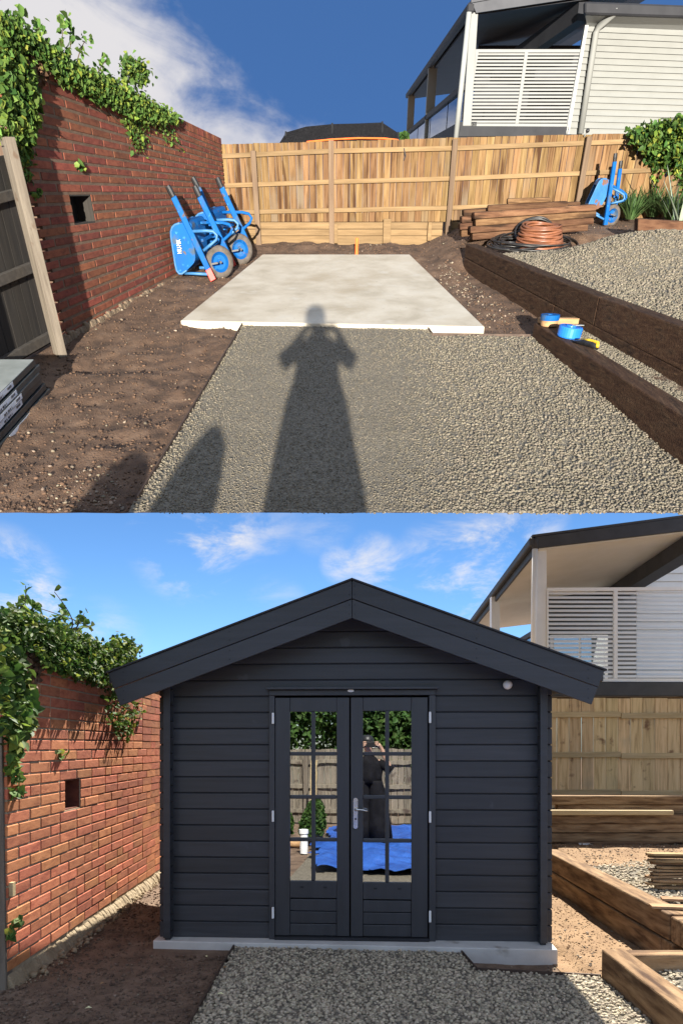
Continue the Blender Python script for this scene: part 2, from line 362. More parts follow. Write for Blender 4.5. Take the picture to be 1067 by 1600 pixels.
M['paling_b'] = mat('paling_b', [(.42, .28, .13), (.68, .50, .26), (.76, .58, .33)], (22, 22, 1.6), 6, .8, .25, 60, rnd=.16, hue=.01, stain=((.20, .105, .05), 4.5, .61, .74), cwear=((.36, .30, .2), 1.3, .58, .85))
M['rail_b'] = mat('rail_b', [(.40, .30, .15), (.56, .44, .25)], (1.6, 20, 20), 6, .8, .25, 60, rnd=.12)
M['fence_shade'] = mat('fence_shade', [(.014, .012, .010), (.032, .027, .022)], (20, 20, 1.6), 6, .9, .3, 60, rnd=.25)  # near black colour stands in for the shadow over the side fence
M['rail_shade'] = mat('rail_shade', [(.04, .034, .028), (.075, .064, .052)], (2, 20, 20), 6, .9, .3, 60)  # side fence rails, darkened to stand in for the same shadow
M['grey_timber'] = mat('grey_timber', [(.11, .088, .066), (.20, .168, .128)], (24, 24, 1.8), 6, .85, .35, 60, stain=((.11, .075, .05), 5, .64, .72))
M['sleeper'] = mat('sleeper', [(.05, .024, .013), (.115, .06, .031), (.17, .096, .05)], (3, 22, 22), 7, .9, .6, 50, rnd=.3, hue=.01, spec=.2, stain=((.028, .015, .009), .45, .50, .64), grain=True)
M['sleeper_y'] = mat('sleeper_y', [(.026, .013, .008), (.06, .032, .018), (.125, .075, .042)], (22, 2.5, 22), 7, .9, .7, 50, rnd=.22, spec=.2, stain=((.018, .010, .007), 1.0, .42, .78), grain=True)
M['sleeper_b'] = mat('sleeper_b', [(.11, .06, .03), (.27, .165, .085), (.38, .255, .14)], (18, 2.5, 18), 7, .85, .6, 50, rnd=.2, spec=.2, stain=((.06, .03, .016), .9, .48, .76), grain=True)
M['sleeper_bx'] = mat('sleeper_bx', [(.12, .066, .034), (.27, .17, .09), (.37, .25, .14)], (2.5, 18, 18), 7, .85, .6, 50, rnd=.25, spec=.2, stain=((.06, .03, .016), .9, .48, .76), grain=True)
M['stack'] = mat('stack', [(.17, .10, .048), (.30, .19, .10), (.40, .27, .15)], (2.5, 24, 24), 6, .85, .35, 60, rnd=.25, hue=.01, spec=.2)
M['offcut'] = mat('offcut', [(.30, .17, .075), (.44, .27, .13)], (3, 22, 22), 6, .8, .3, 60, rnd=.2)
M['blue'] = mat('blue', [(.003, .075, .27), (.005, .105, .34)], (5, 5, 5), 5, .65, .1, 40, spec=.12, stain=((.055, .085, .125), 5.0, .54, .70), cwear=((.10, .075, .055), 9.0, .64, .74), speck=((.04, .20, .42), 14, .62, .72), rough_var=.12)
M['blue_worn'] = mat('blue_worn', [(.008, .10, .29), (.02, .15, .38)], (5, 5, 5), 5, .55, .1, 40, speck=((.13, .06, .035), 6, .58, .64), rough_var=.12)
M['blue_light'] = mat('blue_light', [(.02, .12, .30), (.05, .17, .35)], (9, 9, 9), 4, .5, .1, 40)
M['rubber'] = mat('rubber', [(.06, .05, .04), (.12, .10, .085)], (14, 14, 14), 4, .85, .4, 60)
M['black'] = mat('black', [(.008, .008, .009), (.018, .018, .02)], (12, 12, 12), 4, .45, .1, 60)
M['red'] = mat('red', [(.5, .03, .02), (.62, .06, .04)], (12, 12, 12), 4, .5)
M['orange'] = mat('orange', [(.75, .12, .02), (.85, .17, .03)], (12, 12, 12), 4, .5)
M['yellow'] = mat('yellow', [(.72, .45, .02), (.8, .52, .03)], (12, 12, 12), 4, .4)
M['tape'] = mat('tape', [(.015, .16, .62), (.02, .2, .72)], (12, 12, 12), 4, .35)
M['lettering'] = mat('lettering', [(.75, .72, .4), (.82, .78, .45)], (12, 12, 12), 4, .5)
M['conduit'] = mat('conduit', [(.15, .055, .026), (.225, .09, .045)], (9, 9, 9), 4, .38, rnd=.2)
M['poly'] = mat('poly', [(.01, .01, .01), (.025, .022, .02)], (9, 9, 9), 4, .4)
M['edging'] = mat('edging', [(.045, .028, .02), (.10, .065, .045)], (12, 12, 12), 5, .7, .2, 60, metallic=.2)
M['house_white'] = mat('house_white', [(.185, .19, .18), (.205, .21, .20)], (3, 3, 3), 5, .7, .05, 60)
M['screen_white'] = mat('screen_white', [(.26, .27, .26), (.29, .30, .29)], (3, 3, 3), 4, .5)
M['louvre'] = mat('louvre', [(.21, .215, .21), (.24, .245, .24)], (3, 3, 3), 4, .65, spec=.2)
M['white'] = mat('white', [(.80, .80, .79), (.86, .86, .85)], (3, 3, 3), 4, .5, .04, 60)
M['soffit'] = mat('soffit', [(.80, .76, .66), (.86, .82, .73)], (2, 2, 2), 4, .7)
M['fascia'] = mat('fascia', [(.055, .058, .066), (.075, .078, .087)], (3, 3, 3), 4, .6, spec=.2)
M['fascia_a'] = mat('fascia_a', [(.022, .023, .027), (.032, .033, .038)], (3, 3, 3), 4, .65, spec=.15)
M['roof_metal'] = mat('roof_metal', [(.06, .063, .072), (.08, .083, .093)], (3, 3, 3), 4, .65, spec=.15)
M['shade'] = mat('shade', [(.006, .006, .007), (.016, .016, .018)], (60, 60, 60), 3, .95, .3, 200, spec=.05)
M['shed'] = mat('shed', [(.027, .028, .032), (.042, .044, .050)], (1.2, 9, 22), 8, .5, .26, 60, rnd=.18, rough_var=.08, bdist=.004, speck=((.05, .053, .062), 5, .68, .76))
M['shed_door'] = mat('shed_door', [(.031, .033, .038), (.042, .044, .050)], (14, 9, 1.4), 8, .46, .14, 60, rnd=.05, rough_var=.06, bdist=.003)
M['shed_dark'] = mat('shed_dark', [(.012, .013, .016), (.02, .021, .025)], (5, 5, 5), 4, .8)
M['felt'] = mat('felt', [(.03, .031, .034), (.05, .051, .055)], (30, 30, 30), 4, .95, .4, 120)
M['interior'] = mat('interior', [(.10, .07, .04), (.16, .11, .07)], (4, 4, 20), 4, .8)
M['steel'] = mat('steel', [(.62, .62, .61), (.75, .75, .74)], (15, 15, 15), 3, .25, metallic=.9)
M['pane'] = glassmat('pane', .44, (.5, .52, .52), warp=.00025)
M['balustrade'] = glassmat('balustrade', .18, (.62, .68, .70))
M['leaf'] = mat('leaf', [(.04, .085, .016), (.09, .16, .03), (.14, .22, .05)], (6, 6, 6), 3, .65, spec=.2, rnd=.45, hue=.02, island=True, trans=.3)
M['leaf_dark'] = mat('leaf_dark', [(.028, .065, .014), (.06, .12, .024)], (6, 6, 6), 3, .6, spec=.2, rnd=.4, hue=.02, island=True, trans=.2)
M['leaf_yellow'] = mat('leaf_yellow', [(.18, .25, .035), (.28, .33, .06)], (6, 6, 6), 3, .65, spec=.2, rnd=.35, hue=.03, island=True, trans=.4)
M['leaf_dead'] = mat('leaf_dead', [(.10, .05, .025), (.19, .11, .06)], (6, 6, 6), 3, .8, rnd=.4, island=True, trans=.15)
M['blade'] = mat('blade', [(.035, .075, .02), (.08, .14, .045)], (6, 6, 6), 3, .5, rnd=.4, island=True, trans=.2)
M['agave'] = mat('agave', [(.22, .28, .2), (.32, .38, .28)], (6, 6, 6), 3, .5)
M['stem'] = mat('stem', [(.06, .04, .02), (.11, .08, .045)], (14, 14, 14), 3, .8)
M['packing'] = mat('packing', [(.022, .03, .034), (.045, .055, .06)], (6, 6, 6), 4, .35, rough_var=.12)
M['tile_top'] = mat('tile_top', [(.22, .24, .22), (.32, .34, .32)], (5, 5, 5), 5, .5)
M['sticker'] = mat('sticker', [(.55, .60, .66), (.66, .70, .76)], (5, 5, 5), 3, .6)
M['print'] = mat('print', [(.03, .03, .035), (.05, .05, .055)], (5, 5, 5), 3, .6)
M['skin'] = mat('skin', [(.42, .25, .17), (.5, .31, .22)], (9, 9, 9), 3, .55)
M['cloth'] = mat('cloth', [(.008, .008, .010), (.016, .016, .019)], (9, 9, 9), 4, .95, .2, 80, spec=.05)
M['tarp'] = mat('tarp', [(.012, .06, .30), (.03, .13, .50)], (5, 5, 5), 5, .5, .6, 7, bdist=.09)
M['net'] = mat('net', [(.01, .12, .05), (.03, .2, .08)], (16, 16, 2), 4, .8)
M['sack'] = mat('sack', [(.016, .016, .017), (.03, .029, .03)], (5, 5, 5), 4, .8)
# ================================================================== UPPER YARD (earlier)
place('A')
lerp = lambda a, b, t: np.asarray(a) * (1 - t) + np.asarray(b) * t
W1, W2 = AG(107, 527), AG(357, 380)
U1, U2 = AG(723, 419), AG(830, 489)
L1, L2 = AG(830, 530), AG(1067, 735)
DF = AG(450, 378)[1]
def lineX(P, Q, d): return P[0] + (Q[0] - P[0]) * (np.asarray(d) - P[1]) / (Q[1] - P[1])
DEDGE = AG(533, 798.6)[1]
def offU(d): return np.interp(d, [6.7, 8.4, 12.2], [.47, .43, .27])
def heightA(x, d):
    n = .065 * fbm(x * 1.3, d * 1.3, 3, 3) + .040 * fbm(x * 5, d * 5, 9, 4)
    n = n * np.clip((d - DEDGE) / .5, .15, 1)
    inp = (x > lineX(AG(383, 503), AG(210, 800), d) + .02) & (d < 9.3)
    n = np.where(inp | (x > lineX(L1, L2, d)) | (x > lineX(U1, U2, d)), np.minimum(n * .4, .01), n)
    z = TS * d + n - .012
    s = np.clip((x - lineX(U1, U2, d) - .05) / .08, 0, 1) * np.clip((12.9 - d) / .5, 0, 1)
    t = np.clip((x - lineX(L1, L2, d) - .05) / .08, 0, 1) * np.clip((8.7 - d) / .1, 0, 1)
    back = np.clip((x - 1.35) / .9, 0, 1) * np.clip((d - 12.0) / .7, 0, 1)
    return z + np.maximum(np.maximum(s * (offU(d) - .05), t * (.13 + .04 * (8.7 - d) / 2)), back * .33)
def grid(name, xs, ds, hf, m, kind='structure', mask=None):
    X, D = np.meshgrid(xs, ds); Z = hf(X, D); n = len(xs); k = len(ds)
    v = np.stack([X, D, Z], -1).reshape(-1, 3)
    i = (np.arange(k - 1)[:, None] * n + np.arange(n - 1)[None]).ravel()
    f = np.stack([i, i + 1, i + n + 1, i + n], 1)
    if mask is not None:
        c = v[f].mean(1); f = f[mask(c[:, 0], c[:, 1])]
    return raw(name, v, f, m, smooth=True, kind=kind)
def inpoly(poly, x, y):
    c = np.zeros(np.shape(x), bool); j = len(poly) - 1
    for i in range(len(poly)):
        (xi, yi), (xj, yj) = poly[i][:2], poly[j][:2]
        c ^= ((yi > y) != (yj > y)) & (x < (xj - xi) * (y - yi) / (yj - yi + 1e-12) + xi); j = i
    return c
def sample(poly, n, seed=1, power=1.0):
    g = np.random.default_rng(seed); p = np.array([q[:2] for q in poly]); lo, hi = p.min(0), p.max(0); out = []
    while sum(map(len, out)) < n:
        q = g.uniform(0, 1, (n * 2, 2)); q[:, 1] **= power; q = lo + q * (hi - lo); out.append(q[inpoly(poly, q[:, 0], q[:, 1])])
    return np.concatenate(out)[:n]

grid('soil_ground', np.concatenate([np.arange(-3.6, 3.6, .045), np.arange(3.6, 6, .4)]), np.concatenate([np.arange(DEDGE, 9.5, .045), np.arange(9.5, 15, .09), [16, 17.4]]), heightA, M['soil'])

Db = AG(533, 785, -.36)[1] + .1
obj('bounce_slab', MB().hexa([V(-3.6, Db, TS * Db - .35), V(5.9, Db, TS * Db - .35), V(5.9, 17.4, TS * 17.4 - .35), V(-3.6, 17.4, TS * 17.4 - .35), V(-3.6, Db, TS * Db - .12), V(5.9, Db, TS * Db - .12), V(5.9, 17.4, TS * 17.4 - .12), V(-3.6, 17.4, TS * 17.4 - .12)]), M['concrete'], kind='structure')  # unseen pale slab added to bounce light onto the lower yard
# gravel path with its steel edging
DG = AG(533, 797, .05)[1]
pathpoly = [AG(*q) for q in ((384, 504), (661, 511), (676, 529), (830, 531), (1100, 765), (1100, 815), (201, 815))]
def pathH(x, d): return TS * d + .030 + .012 * fbm(x * 2.2, d * 2.2, 5, 3)
grid('gravel_path', np.arange(-1.6, 3.3, .04), np.arange(DG, 9.4, .04), pathH, M['gravel_bed'], mask=lambda x, d: inpoly(pathpoly, x, d))
ps = sample(pathpoly, 46000, 11, 1.5); ps = ps[ps[:, 1] > DG]
g = np.random.default_rng(5)
pz = pathH(ps[:, 0], ps[:, 1]) + g.uniform(-.006, .010, len(ps))
rough_side = np.clip((ps[:, 0] - .35) / .8 + .35 * fbm(ps[:, 0] * 1.5, ps[:, 1] * 1.5, 8, 2), 0, 1)
edge = np.exp(-np.abs(ps[:, 0] - lineX(AG(383, 503), AG(210, 800), ps[:, 1])) / .10)
sz = ((.0056 + .0060 * rough_side + .0065 * edge)) * g.uniform(.6, 1.35, len(ps))
rocks('gravel_stones', np.column_stack([ps, pz]), sz, M['gravel_a'], seed=3, flat=(.4, .75))
def strip(name, label, pts, h, w=.012, lift=-.05):
    b = np.mean(pts, 0); t = thing(name, label, 'edging', b)
    for p, q in zip(pts[:-1], pts[1:]):
        d = (q - p)[:2]; d = d / np.linalg.norm(d); s = V(-d[1], d[0], 0) * w / 2
        lo, hi = V(0, 0, lift), V(0, 0, h)
        obj('edging_strip', MB().hexa([p - s + lo, p + s + lo, q + s + lo, q - s + lo, p - s + hi, p + s + hi, q + s + hi, q - s + hi]), M['edging'], t)
    return t
eL = [AG(385, 503), AG(318, 617), AG(262, 712), AG(217, 787)]
strip('garden_edging', 'thin dark steel edging between the brown soil and the sunlit gravel path', eL, .055)
strip('garden_edging', 'short stepped steel edging at the right front corner of the bare concrete slab', [AG(659, 505), AG(675, 528), AG(828, 530)], .05)

# concrete slab
sl = [AG(282, 500.5, .065), AG(757, 510, .065), AG(640, 397, .065), AG(410, 397, .065)]
o = obj('concrete_slab', MB().prism(sl, (0, -.01, -.13)), M['concrete'], bevel=.008, seg=2, base=np.mean(sl, 0), kind='structure')

# clods, pebbles and chips in the soil
allA = [(-4, DEDGE + .02), (4.6, DEDGE + .02), (4.6, 14), (-4, 14)]
q = sample(allA, 44000, 21, 1.7)
x, d = q[:, 0], q[:, 1]
keep = ~inpoly(pathpoly, x, d) & ~inpoly([sl[0], sl[1], sl[2], sl[3]], x, d) & (x > lineX(W1, W2, d) + .02) & ((x < lineX(U1, U2, d) - .02) | (d > 12.3))
keep &= ~((x > lineX(L1, L2, d) - .02) & (d < 8.8))
q = q[keep]; g = np.random.default_rng(6)
sz = .004 + .016 * g.uniform(0, 1, len(q)) ** 5
rocks('soil_clods', np.column_stack([q, heightA(q[:, 0], q[:, 1]) + sz * .25]), sz, M['soil_clod'], seed=8, flat=(.4, .75))
pb = q[g.uniform(0, 1, len(q)) < .03]
patch = sample([AG(60, 760), AG(180, 720), AG(200, 795), AG(90, 799)], 160, 4)
pb = np.concatenate([pb, patch, sample([AG(670, 420), AG(700, 412), AG(815, 500), AG(765, 505)], 360, 9)])
sz = .004 + .016 * g.uniform(0, 1, len(pb)) ** 3
rocks('soil_pebbles', np.column_stack([pb, heightA(pb[:, 0], pb[:, 1]) + sz * .5]), sz, M['pebble'], seed=9, flat=(.35, .7))

# --- sleeper retaining walls
def wall_run(name, label, P, Q, tops, w, splits, courses, m):
    """upright timbers laid along P->Q; tops give the upper edge at plan points"""
    d = (Q - P)[:2] / np.linalg.norm((Q - P)[:2]); sd = V(-d[1], d[0], 0)
    if sd[0] < 0: sd = -sd
    ts = [((t - P)[:2] @ d, t[2]) for t in tops]
    S = [a for a, _ in sorted(ts)]; Hh = [b for _, b in sorted(ts)]
    th = thing(name, label, 'retaining wall', P)
    for c in range(courses):
        cuts = splits[c]
        for a, b in zip(cuts[:-1], cuts[1:]):
            pts = []
            for lo in (0, 1):
                for s_, off in ((a + .004, 0), (b - .004, 0), (b - .004, w), (a + .004, w)):
                    p = V(P[0] + d[0] * s_, P[1] + d[1] * s_, 0); base = TS * p[1] - .03
                    k = (c + lo) / courses
                    z = base + (np.interp(s_, S, Hh) - base) * k - (.004 if lo and c < courses - 1 else 0)
                    j = .008 * math.sin(7.1 * c + 3 * s_)
                    p = p + sd * (off + j); pts.append(V(p[0], p[1], z))
            obj('sleeper', MB().hexa(pts), m, th, bevel=.012, seg=2)
    return th
topsU = [AV(726, 380, U1, U2), AV(923, 458, U1, U2), AV(1067, 524, U1, U2)]
wall_run('retaining_wall', 'tall dark sleeper wall two courses high along the upper gravel bed', U1, U2, topsU, .17, [[0, 3.1, 6.9], [0, 4.05, 6.9]], 2, M['sleeper_y'])
topsL = [AV(828, 500, L1, L2), AV(950, 582, L1, L2), AV(1067, 665, L1, L2)]
wall_run('retaining_wall', 'low single sleeper beside the gravel path carrying the blue tape rolls', L1, L2, topsL, .19, [[0, 4.2]], 1, M['sleeper_y'])

# upper gravel bed with its heap, and lower bed between the two sleeper walls
def bedH(x, d):
    m1 = .34 * np.exp(-((x - 3.9) / 1.1) ** 2 - ((d - 10.6) / .8) ** 2) + .22 * np.exp(-((x - 5.2) / .8) ** 2 - ((d - 10.3) / 1.0) ** 2)
    return TS * d + offU(d) - .03 + m1 + .03 * fbm(x * 2, d * 2, 15, 3)
bedpoly = [(lineX(U1, U2, 6.0) + .14, 6.0), (5.6, 6.0), (5.6, 11.9), (3.1, 11.3), (2.2, 11.6), (lineX(U1, U2, 11.7) + .14, 11.7)]
grid('gravel_bed', np.arange(1.9, 7.6, .08), np.arange(6, 12, .08), bedH, M['gravel_bed'], mask=lambda x, d: inpoly(bedpoly, x, d))
q = sample(bedpoly, 20000, 31, 1.0); sz = np.random.default_rng(2).uniform(.009, .019, len(q))
rocks('gravel_bed_stones', np.column_stack([q, bedH(q[:, 0], q[:, 1]) + .004]), sz, M['gravel_a'], seed=13)
def lowH(x, d): return TS * d + .13 + .03 * (8.7 - d) / 2 + .01 * fbm(x * 3, d * 3, 4, 2)
lowpoly = [(lineX(L1, L2, 4.9) + .17, 4.9), (lineX(U1, U2, 4.9) + .03, 4.9), (lineX(U1, U2, 8.55) + .03, 8.55), (lineX(L1, L2, 8.55) + .17, 8.55)]
grid('lower_gravel_bed', np.arange(2.0, 3.9, .06), np.arange(4.9, 8.7, .06), lowH, M['gravel_bed'], mask=lambda x, d: inpoly(lowpoly, x, d))
q = sample(lowpoly, 6500, 33, 1.2); sz = np.random.default_rng(3).uniform(.008, .015, len(q))
rocks('lower_bed_stones', np.column_stack([q, lowH(q[:, 0], q[:, 1]) + .003]), sz, M['gravel_a'], seed=14)

# --- brick wall
def wallpt(px, k):
    """point at image column px of the wall foot, k = 0 foot .. 1 top"""
    n = np.cross(W2 - W1, V(0, 0, 1)); r = None
    yb = 527 + (380 - 527) * (px - 107) / (357 - 107); yb = 293 + (527 - 293) * (533.5 - px) / (533.5 - 107)
    r = AV(px, yb, W1, W2); ht = np.interp(r[1], [9.22, 14.73], [2.15, 1.22], left=None) if r[1] >= 9.22 else 2.15 + (9.22 - r[1]) * .169
    return V(r[0], r[1], r[2] - .02 + (ht + .02) * k)
def colpx(j): return 533.5 - 1 / (.00188 + .000209 * j)
nrm = np.cross(W2 - W1, V(0, 0, 1)); nrm /= np.linalg.norm(nrm)
if nrm[0] < 0: nrm = -nrm
bw = thing('brick_wall', 'red brick wall with a square vent hole behind the two blue wheelbarrows', 'brick wall', W1)
NC = 25
vent_px = (148, 176); vent_k = (.435, .555)
cells = []
for c in range(NC):
    k0, k1 = c / NC, (c + 1) / NC - .006
    for j in range(-1, 19):
        a = j + (.5 if c % 2 else 0); a0, a1 = colpx(max(a, 1.9)), colpx(a + 1)
        if a + 1 <= 2.2 or a0 > 358: continue
        a1 = min(a1, 359.5)
        gap = (colpx(a + 1) - colpx(a)) * .03
        segs = [(a0 + gap, a1 - gap)]
        if k1 > vent_k[0] and k0 < vent_k[1]:
            segs = [(s0, s1) for s0, s1 in ((a0 + gap, min(a1 - gap, vent_px[0])), (max(a0 + gap, vent_px[1]), a1 - gap)) if s1 - s0 > 1.5]
        for s0, s1 in segs: cells.append((s0, s1, k0 + .006, k1))
for a in np.arange(2.2, 18.9, .38):       # bricks on edge along the top
    cells.append((colpx(a) + .15, min(colpx(a + .36), 359.5), 1.0, 1.055))
cells.sort(key=lambda q: -(q[1] - q[0]) * (wallpt(q[0], q[3])[2] - wallpt(q[0], q[2])[2]) / wallpt(q[0], 0)[1] - (100 if q[2] < 1 else 0) * 0)
many = MB()
for i, (s0, s1, k0, k1) in enumerate(cells):
    pr = nrm * (.001 + .004 * random.random()); bk = -nrm * .06
    p = [wallpt(s0, k0) + pr, wallpt(s1, k0) + pr, wallpt(s1, k0) + bk, wallpt(s0, k0) + bk, wallpt(s0, k1) + pr, wallpt(s1, k1) + pr, wallpt(s1, k1) + bk, wallpt(s0, k1) + bk]
    if i < 300: obj('brick', MB().hexa(p), M['brick_shaded'], bw, bevel=.004)
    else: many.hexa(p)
obj('brickwork', many, M['brick_many_shaded'], bw, kind='stuff')
mb = MB(); bk = -nrm * .003; deep = -nrm * .30
def backq(a, b, k0, k1): mb.hexa([wallpt(a, k0) + bk, wallpt(b, k0) + bk, wallpt(b, k0) + deep, wallpt(a, k0) + deep, wallpt(a, k1) + bk, wallpt(b, k1) + bk, wallpt(b, k1) + deep, wallpt(a, k1) + deep])
x0_, x1_ = colpx(2.2), 359
backq(x0_, vent_px[0], 0, 1.0); backq(vent_px[1], x1_, 0, 1.0); backq(vent_px[0], vent_px[1], 0, vent_k[0]); backq(vent_px[0], vent_px[1], vent_k[1], 1.0)
obj('mortar', mb, M['mortar_shaded'], bw)
mb = MB()
mb.hexa([wallpt(vent_px[0], vent_k[0]) - nrm * .20, wallpt(vent_px[1], vent_k[0]) - nrm * .20, wallpt(vent_px[1], vent_k[0]) - nrm * .29, wallpt(vent_px[0], vent_k[0]) - nrm * .29,
         wallpt(vent_px[0], vent_k[1]) - nrm * .20, wallpt(vent_px[1], vent_k[1]) - nrm * .20, wallpt(vent_px[1], vent_k[1]) - nrm * .29, wallpt(vent_px[0], vent_k[1]) - nrm * .29])
obj('vent_shade_back', mb, M['black'], bw)  # black back stands in for the shade deep in the hole
mb = MB(); a_, b_ = vent_px[1] - .8, vent_px[1] + .5
for (pa_, pb_, ka, kb) in ((a_, b_, *vent_k), (vent_px[0], a_, vent_k[0], vent_k[0] + .006), (vent_px[0], a_, vent_k[1] - .006, vent_k[1])):
    mb.hexa([wallpt(pa_, ka) - nrm * .004, wallpt(pb_, ka) - nrm * .004, wallpt(pb_, ka) - nrm * .2, wallpt(pa_, ka) - nrm * .2, wallpt(pa_, kb) - nrm * .004, wallpt(pb_, kb) - nrm * .004, wallpt(pb_, kb) - nrm * .2, wallpt(pa_, kb) - nrm * .2])
obj('vent_shade_lining', mb, M['fence_shade'], bw)  # dark lining paints the shade on the sides of the hole
mb = MB()
for a in np.arange(90, 356, 4):
    b = min(a + 4.2, 357); h = .022 + .018 * random.random(); o_ = nrm * (.05 + .02 * random.random())
    mb.hexa([wallpt(a, -.02) + o_, wallpt(b, -.02) + o_, wallpt(b, -.02) + bk, wallpt(a, -.02) + bk, wallpt(a, h) + o_ * .6, wallpt(b, h) + o_ * .6, wallpt(b, h) + bk, wallpt(a, h) + bk])
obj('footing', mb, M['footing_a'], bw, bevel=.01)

# --- ivy on the wall
def ivy(name, label, pick, spec, cat='ivy', mats=('leaf', 'leaf_yellow', 'leaf_dark')):
    """spec: (polygon in the picture, leaf count, leaf size, stand-off range)"""
    base = pick(*spec[0][0][0], 0); t = thing(name, label, cat, base); g = np.random.default_rng(17)
    pos = []; size = []
    for poly, n, sz_, (lo, hi) in spec:
        for q in sample(poly, n, len(pos) + 3):
            jx, jy = g.normal(0, 4.5, 2) * (1 if n > 100 else .4); pos.append(pick(q[0] + jx, q[1] + jy, g.uniform(lo, hi))); size.append(sz_)
    pos = np.array(pos); size = np.array(size); sel = g.uniform(0, 1, len(pos))
    up = np.tile(V(.35, -.5, .7), (len(pos), 1))
    for nm, a, b in zip(mats, (0, .62, .78), (.62, .78, 1.01)):
        k = (sel >= a) & (sel < b)
        if k.any(): leaves('foliage', pos[k], up[k], size[k], M[nm], t, seed=int(a * 100) + 2)
    return t
def pickA(px, py, off):
    p = AV(px, py, W1, W2); return p + (OA - p) / np.linalg.norm(OA - p) * off
band = [(0, 22), (40, 48), (90, 80), (140, 112), (190, 132), (235, 158), (275, 182), (280, 190), (240, 192), (205, 178), (165, 160), (125, 136), (95, 125), (70, 92), (40, 78), (0, 62)]
iv = ivy('ivy', 'green ivy spilling over the dark sunlit brick wall near the leaning timber', pickA, [
    (band, 5000, .036, (-.05, .24)),
    ([(120, 105), (185, 135), (180, 160), (130, 142)], 900, .036, (0, .27)),
    ([(190, 90), (215, 92), (232, 112), (228, 130), (195, 128)], 420, .036, (-.05, .15)),
    ([(0, 62), (25, 70), (48, 95), (60, 150), (55, 210), (42, 232), (0, 215)], 1250, .045, (0, .28)),
    ([(30, 225), (48, 220), (45, 285), (34, 290)], 120, .045, (0, .08)),
    ([(190, 168), (232, 175), (228, 240), (215, 238), (196, 200)], 230, .036, (0, .08)),
    ([(228, 165), (240, 170), (288, 232), (284, 238), (250, 205)], 120, .030, (0, .06)),
    ([(120, 250), (132, 256), (131, 264), (120, 262)], 12, .05, (0, .05)),
    ([(55, 300), (64, 300), (62, 312), (54, 310)], 10, .05, (0, .05))])
g = np.random.default_rng(40)
for a, b, c in (((10, 40), (27, 30), (30, 16)), ((90, 85), (105, 45), (92, 22)), ((105, 88), (118, 58), (104, 28)), ((120, 98), (128, 62), (138, 60)), ((52, 55), (60, 44), (66, 36)), ((150, 118), (160, 98), (168, 92))):
    P = [pickA(*a, .05), pickA(*b, .08), pickA(*c, .1)]
    pts = [(1 - u) ** 2 * P[0] + 2 * u * (1 - u) * (P[1] * 2 - (P[0] + P[2]) / 2) * 1 + u * u * P[2] if False else lerp(lerp(P[0], P[1], u), lerp(P[1], P[2], u), u) for u in np.linspace(0, 1, 7)]
    obj('stem', MB().tube(pts, [.006 - .0006 * i for i in range(7)], 5), M['stem'], iv)
    lp = [pts[i] + g.normal(0, .025, 3) for i in range(1, 7) for _ in range(3)]
    leaves('foliage', np.array(lp), np.tile(V(.3, -.5, .7), (len(lp), 1)), np.full(len(lp), .05), M['leaf'], iv, seed=int(a[0]))
dd = sample([(36, 88), (62, 92), (76, 112), (60, 135), (42, 128)], 110, 5)
leaves('dead_foliage', np.array([pickA(q[0], q[1], g.uniform(0, .12)) for q in dd]), np.tile(V(.3, -.6, .3), (len(dd), 1)), np.full(len(dd), .06), M['leaf_dead'], iv, kind='stuff')
for a, b in (((195, 165), (216, 236)), ((225, 168), (286, 234)), ((205, 160), (222, 232)), ((60, 80), (160, 140)), ((100, 110), (205, 165)), ((20, 60), (30, 200)), ((40, 80), (48, 190)), ((130, 135), (240, 180)), ((150, 140), (185, 190))):
    P = [lerp(pickA(*a, .05), pickA(*b, .02), u) + V(0, 0, -.03 * math.sin(3 * u)) for u in np.linspace(0, 1, 8)]
    obj('stem', MB().tube(P, .005, 5), M['stem'], iv)

# --- side fence with shade put into its colour, leaning timber
ud = (W2 - W1)[:2] / np.linalg.norm((W2 - W1)[:2]); ud = V(ud[0], ud[1], 0)
WE = wallpt(colpx(2.2), 0)
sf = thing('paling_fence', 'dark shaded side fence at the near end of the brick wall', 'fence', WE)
def sfp(s, z, o_): 
    p = WE - ud * s + nrm * o_; return V(p[0], p[1], TS * p[1] + z)
s = .06
while s < 3.2:
    obj('paling', MB().hexa([sfp(s, 0, -.10), sfp(s, 0, -.08), sfp(s + .15, 0, -.08), sfp(s + .15, 0, -.10), sfp(s, 1.55, -.10), sfp(s, 1.55, -.08), sfp(s + .15, 1.55, -.08), sfp(s + .15, 1.55, -.10)]), M['fence_shade'], sf, bevel=.003); s += .158
for px, py, hh in ((40, 300, .075), (40, 424, .085), (50, 545, .085)):
    z = AV(px, py, WE, WE - ud)[2]; p = AV(px, py, WE, WE - ud); z = z - TS * p[1]
    obj('rail', MB().hexa([sfp(0.02, z - hh / 2, -.075), sfp(0.02, z - hh / 2, -.02), sfp(3.2, z - hh / 2, -.02), sfp(3.2, z - hh / 2, -.075), sfp(0.02, z + hh / 2, -.075), sfp(0.02, z + hh / 2, -.02), sfp(3.2, z + hh / 2, -.02), sfp(3.2, z + hh / 2, -.075)]), M['rail_shade'], sf, bevel=.004)
for sp in (1.55,):
    obj('post', MB().hexa([sfp(sp, -.1, -.02), sfp(sp, -.1, .08), sfp(sp + .12, -.1, .08), sfp(sp + .12, -.1, -.02), sfp(sp, 1.45, -.02), sfp(sp, 1.45, .08), sfp(sp + .12, 1.45, .08), sfp(sp + .12, 1.45, -.02)]), M['grey_timber'], sf, bevel=.005)
p0 = AG(94, 552); p1 = AD(11, 214, p0[1] + .04)
tl = thing('timber_post', 'long grey weathered timber leaning upright against the dark side fence', 'timber', p0)
obj('timber', MB().beam(p0 - V(0, 0, .03), p1, .16, .09, up=(-.75, -.6, .1)), M['grey_timber'], tl, bevel=.006, seg=2)
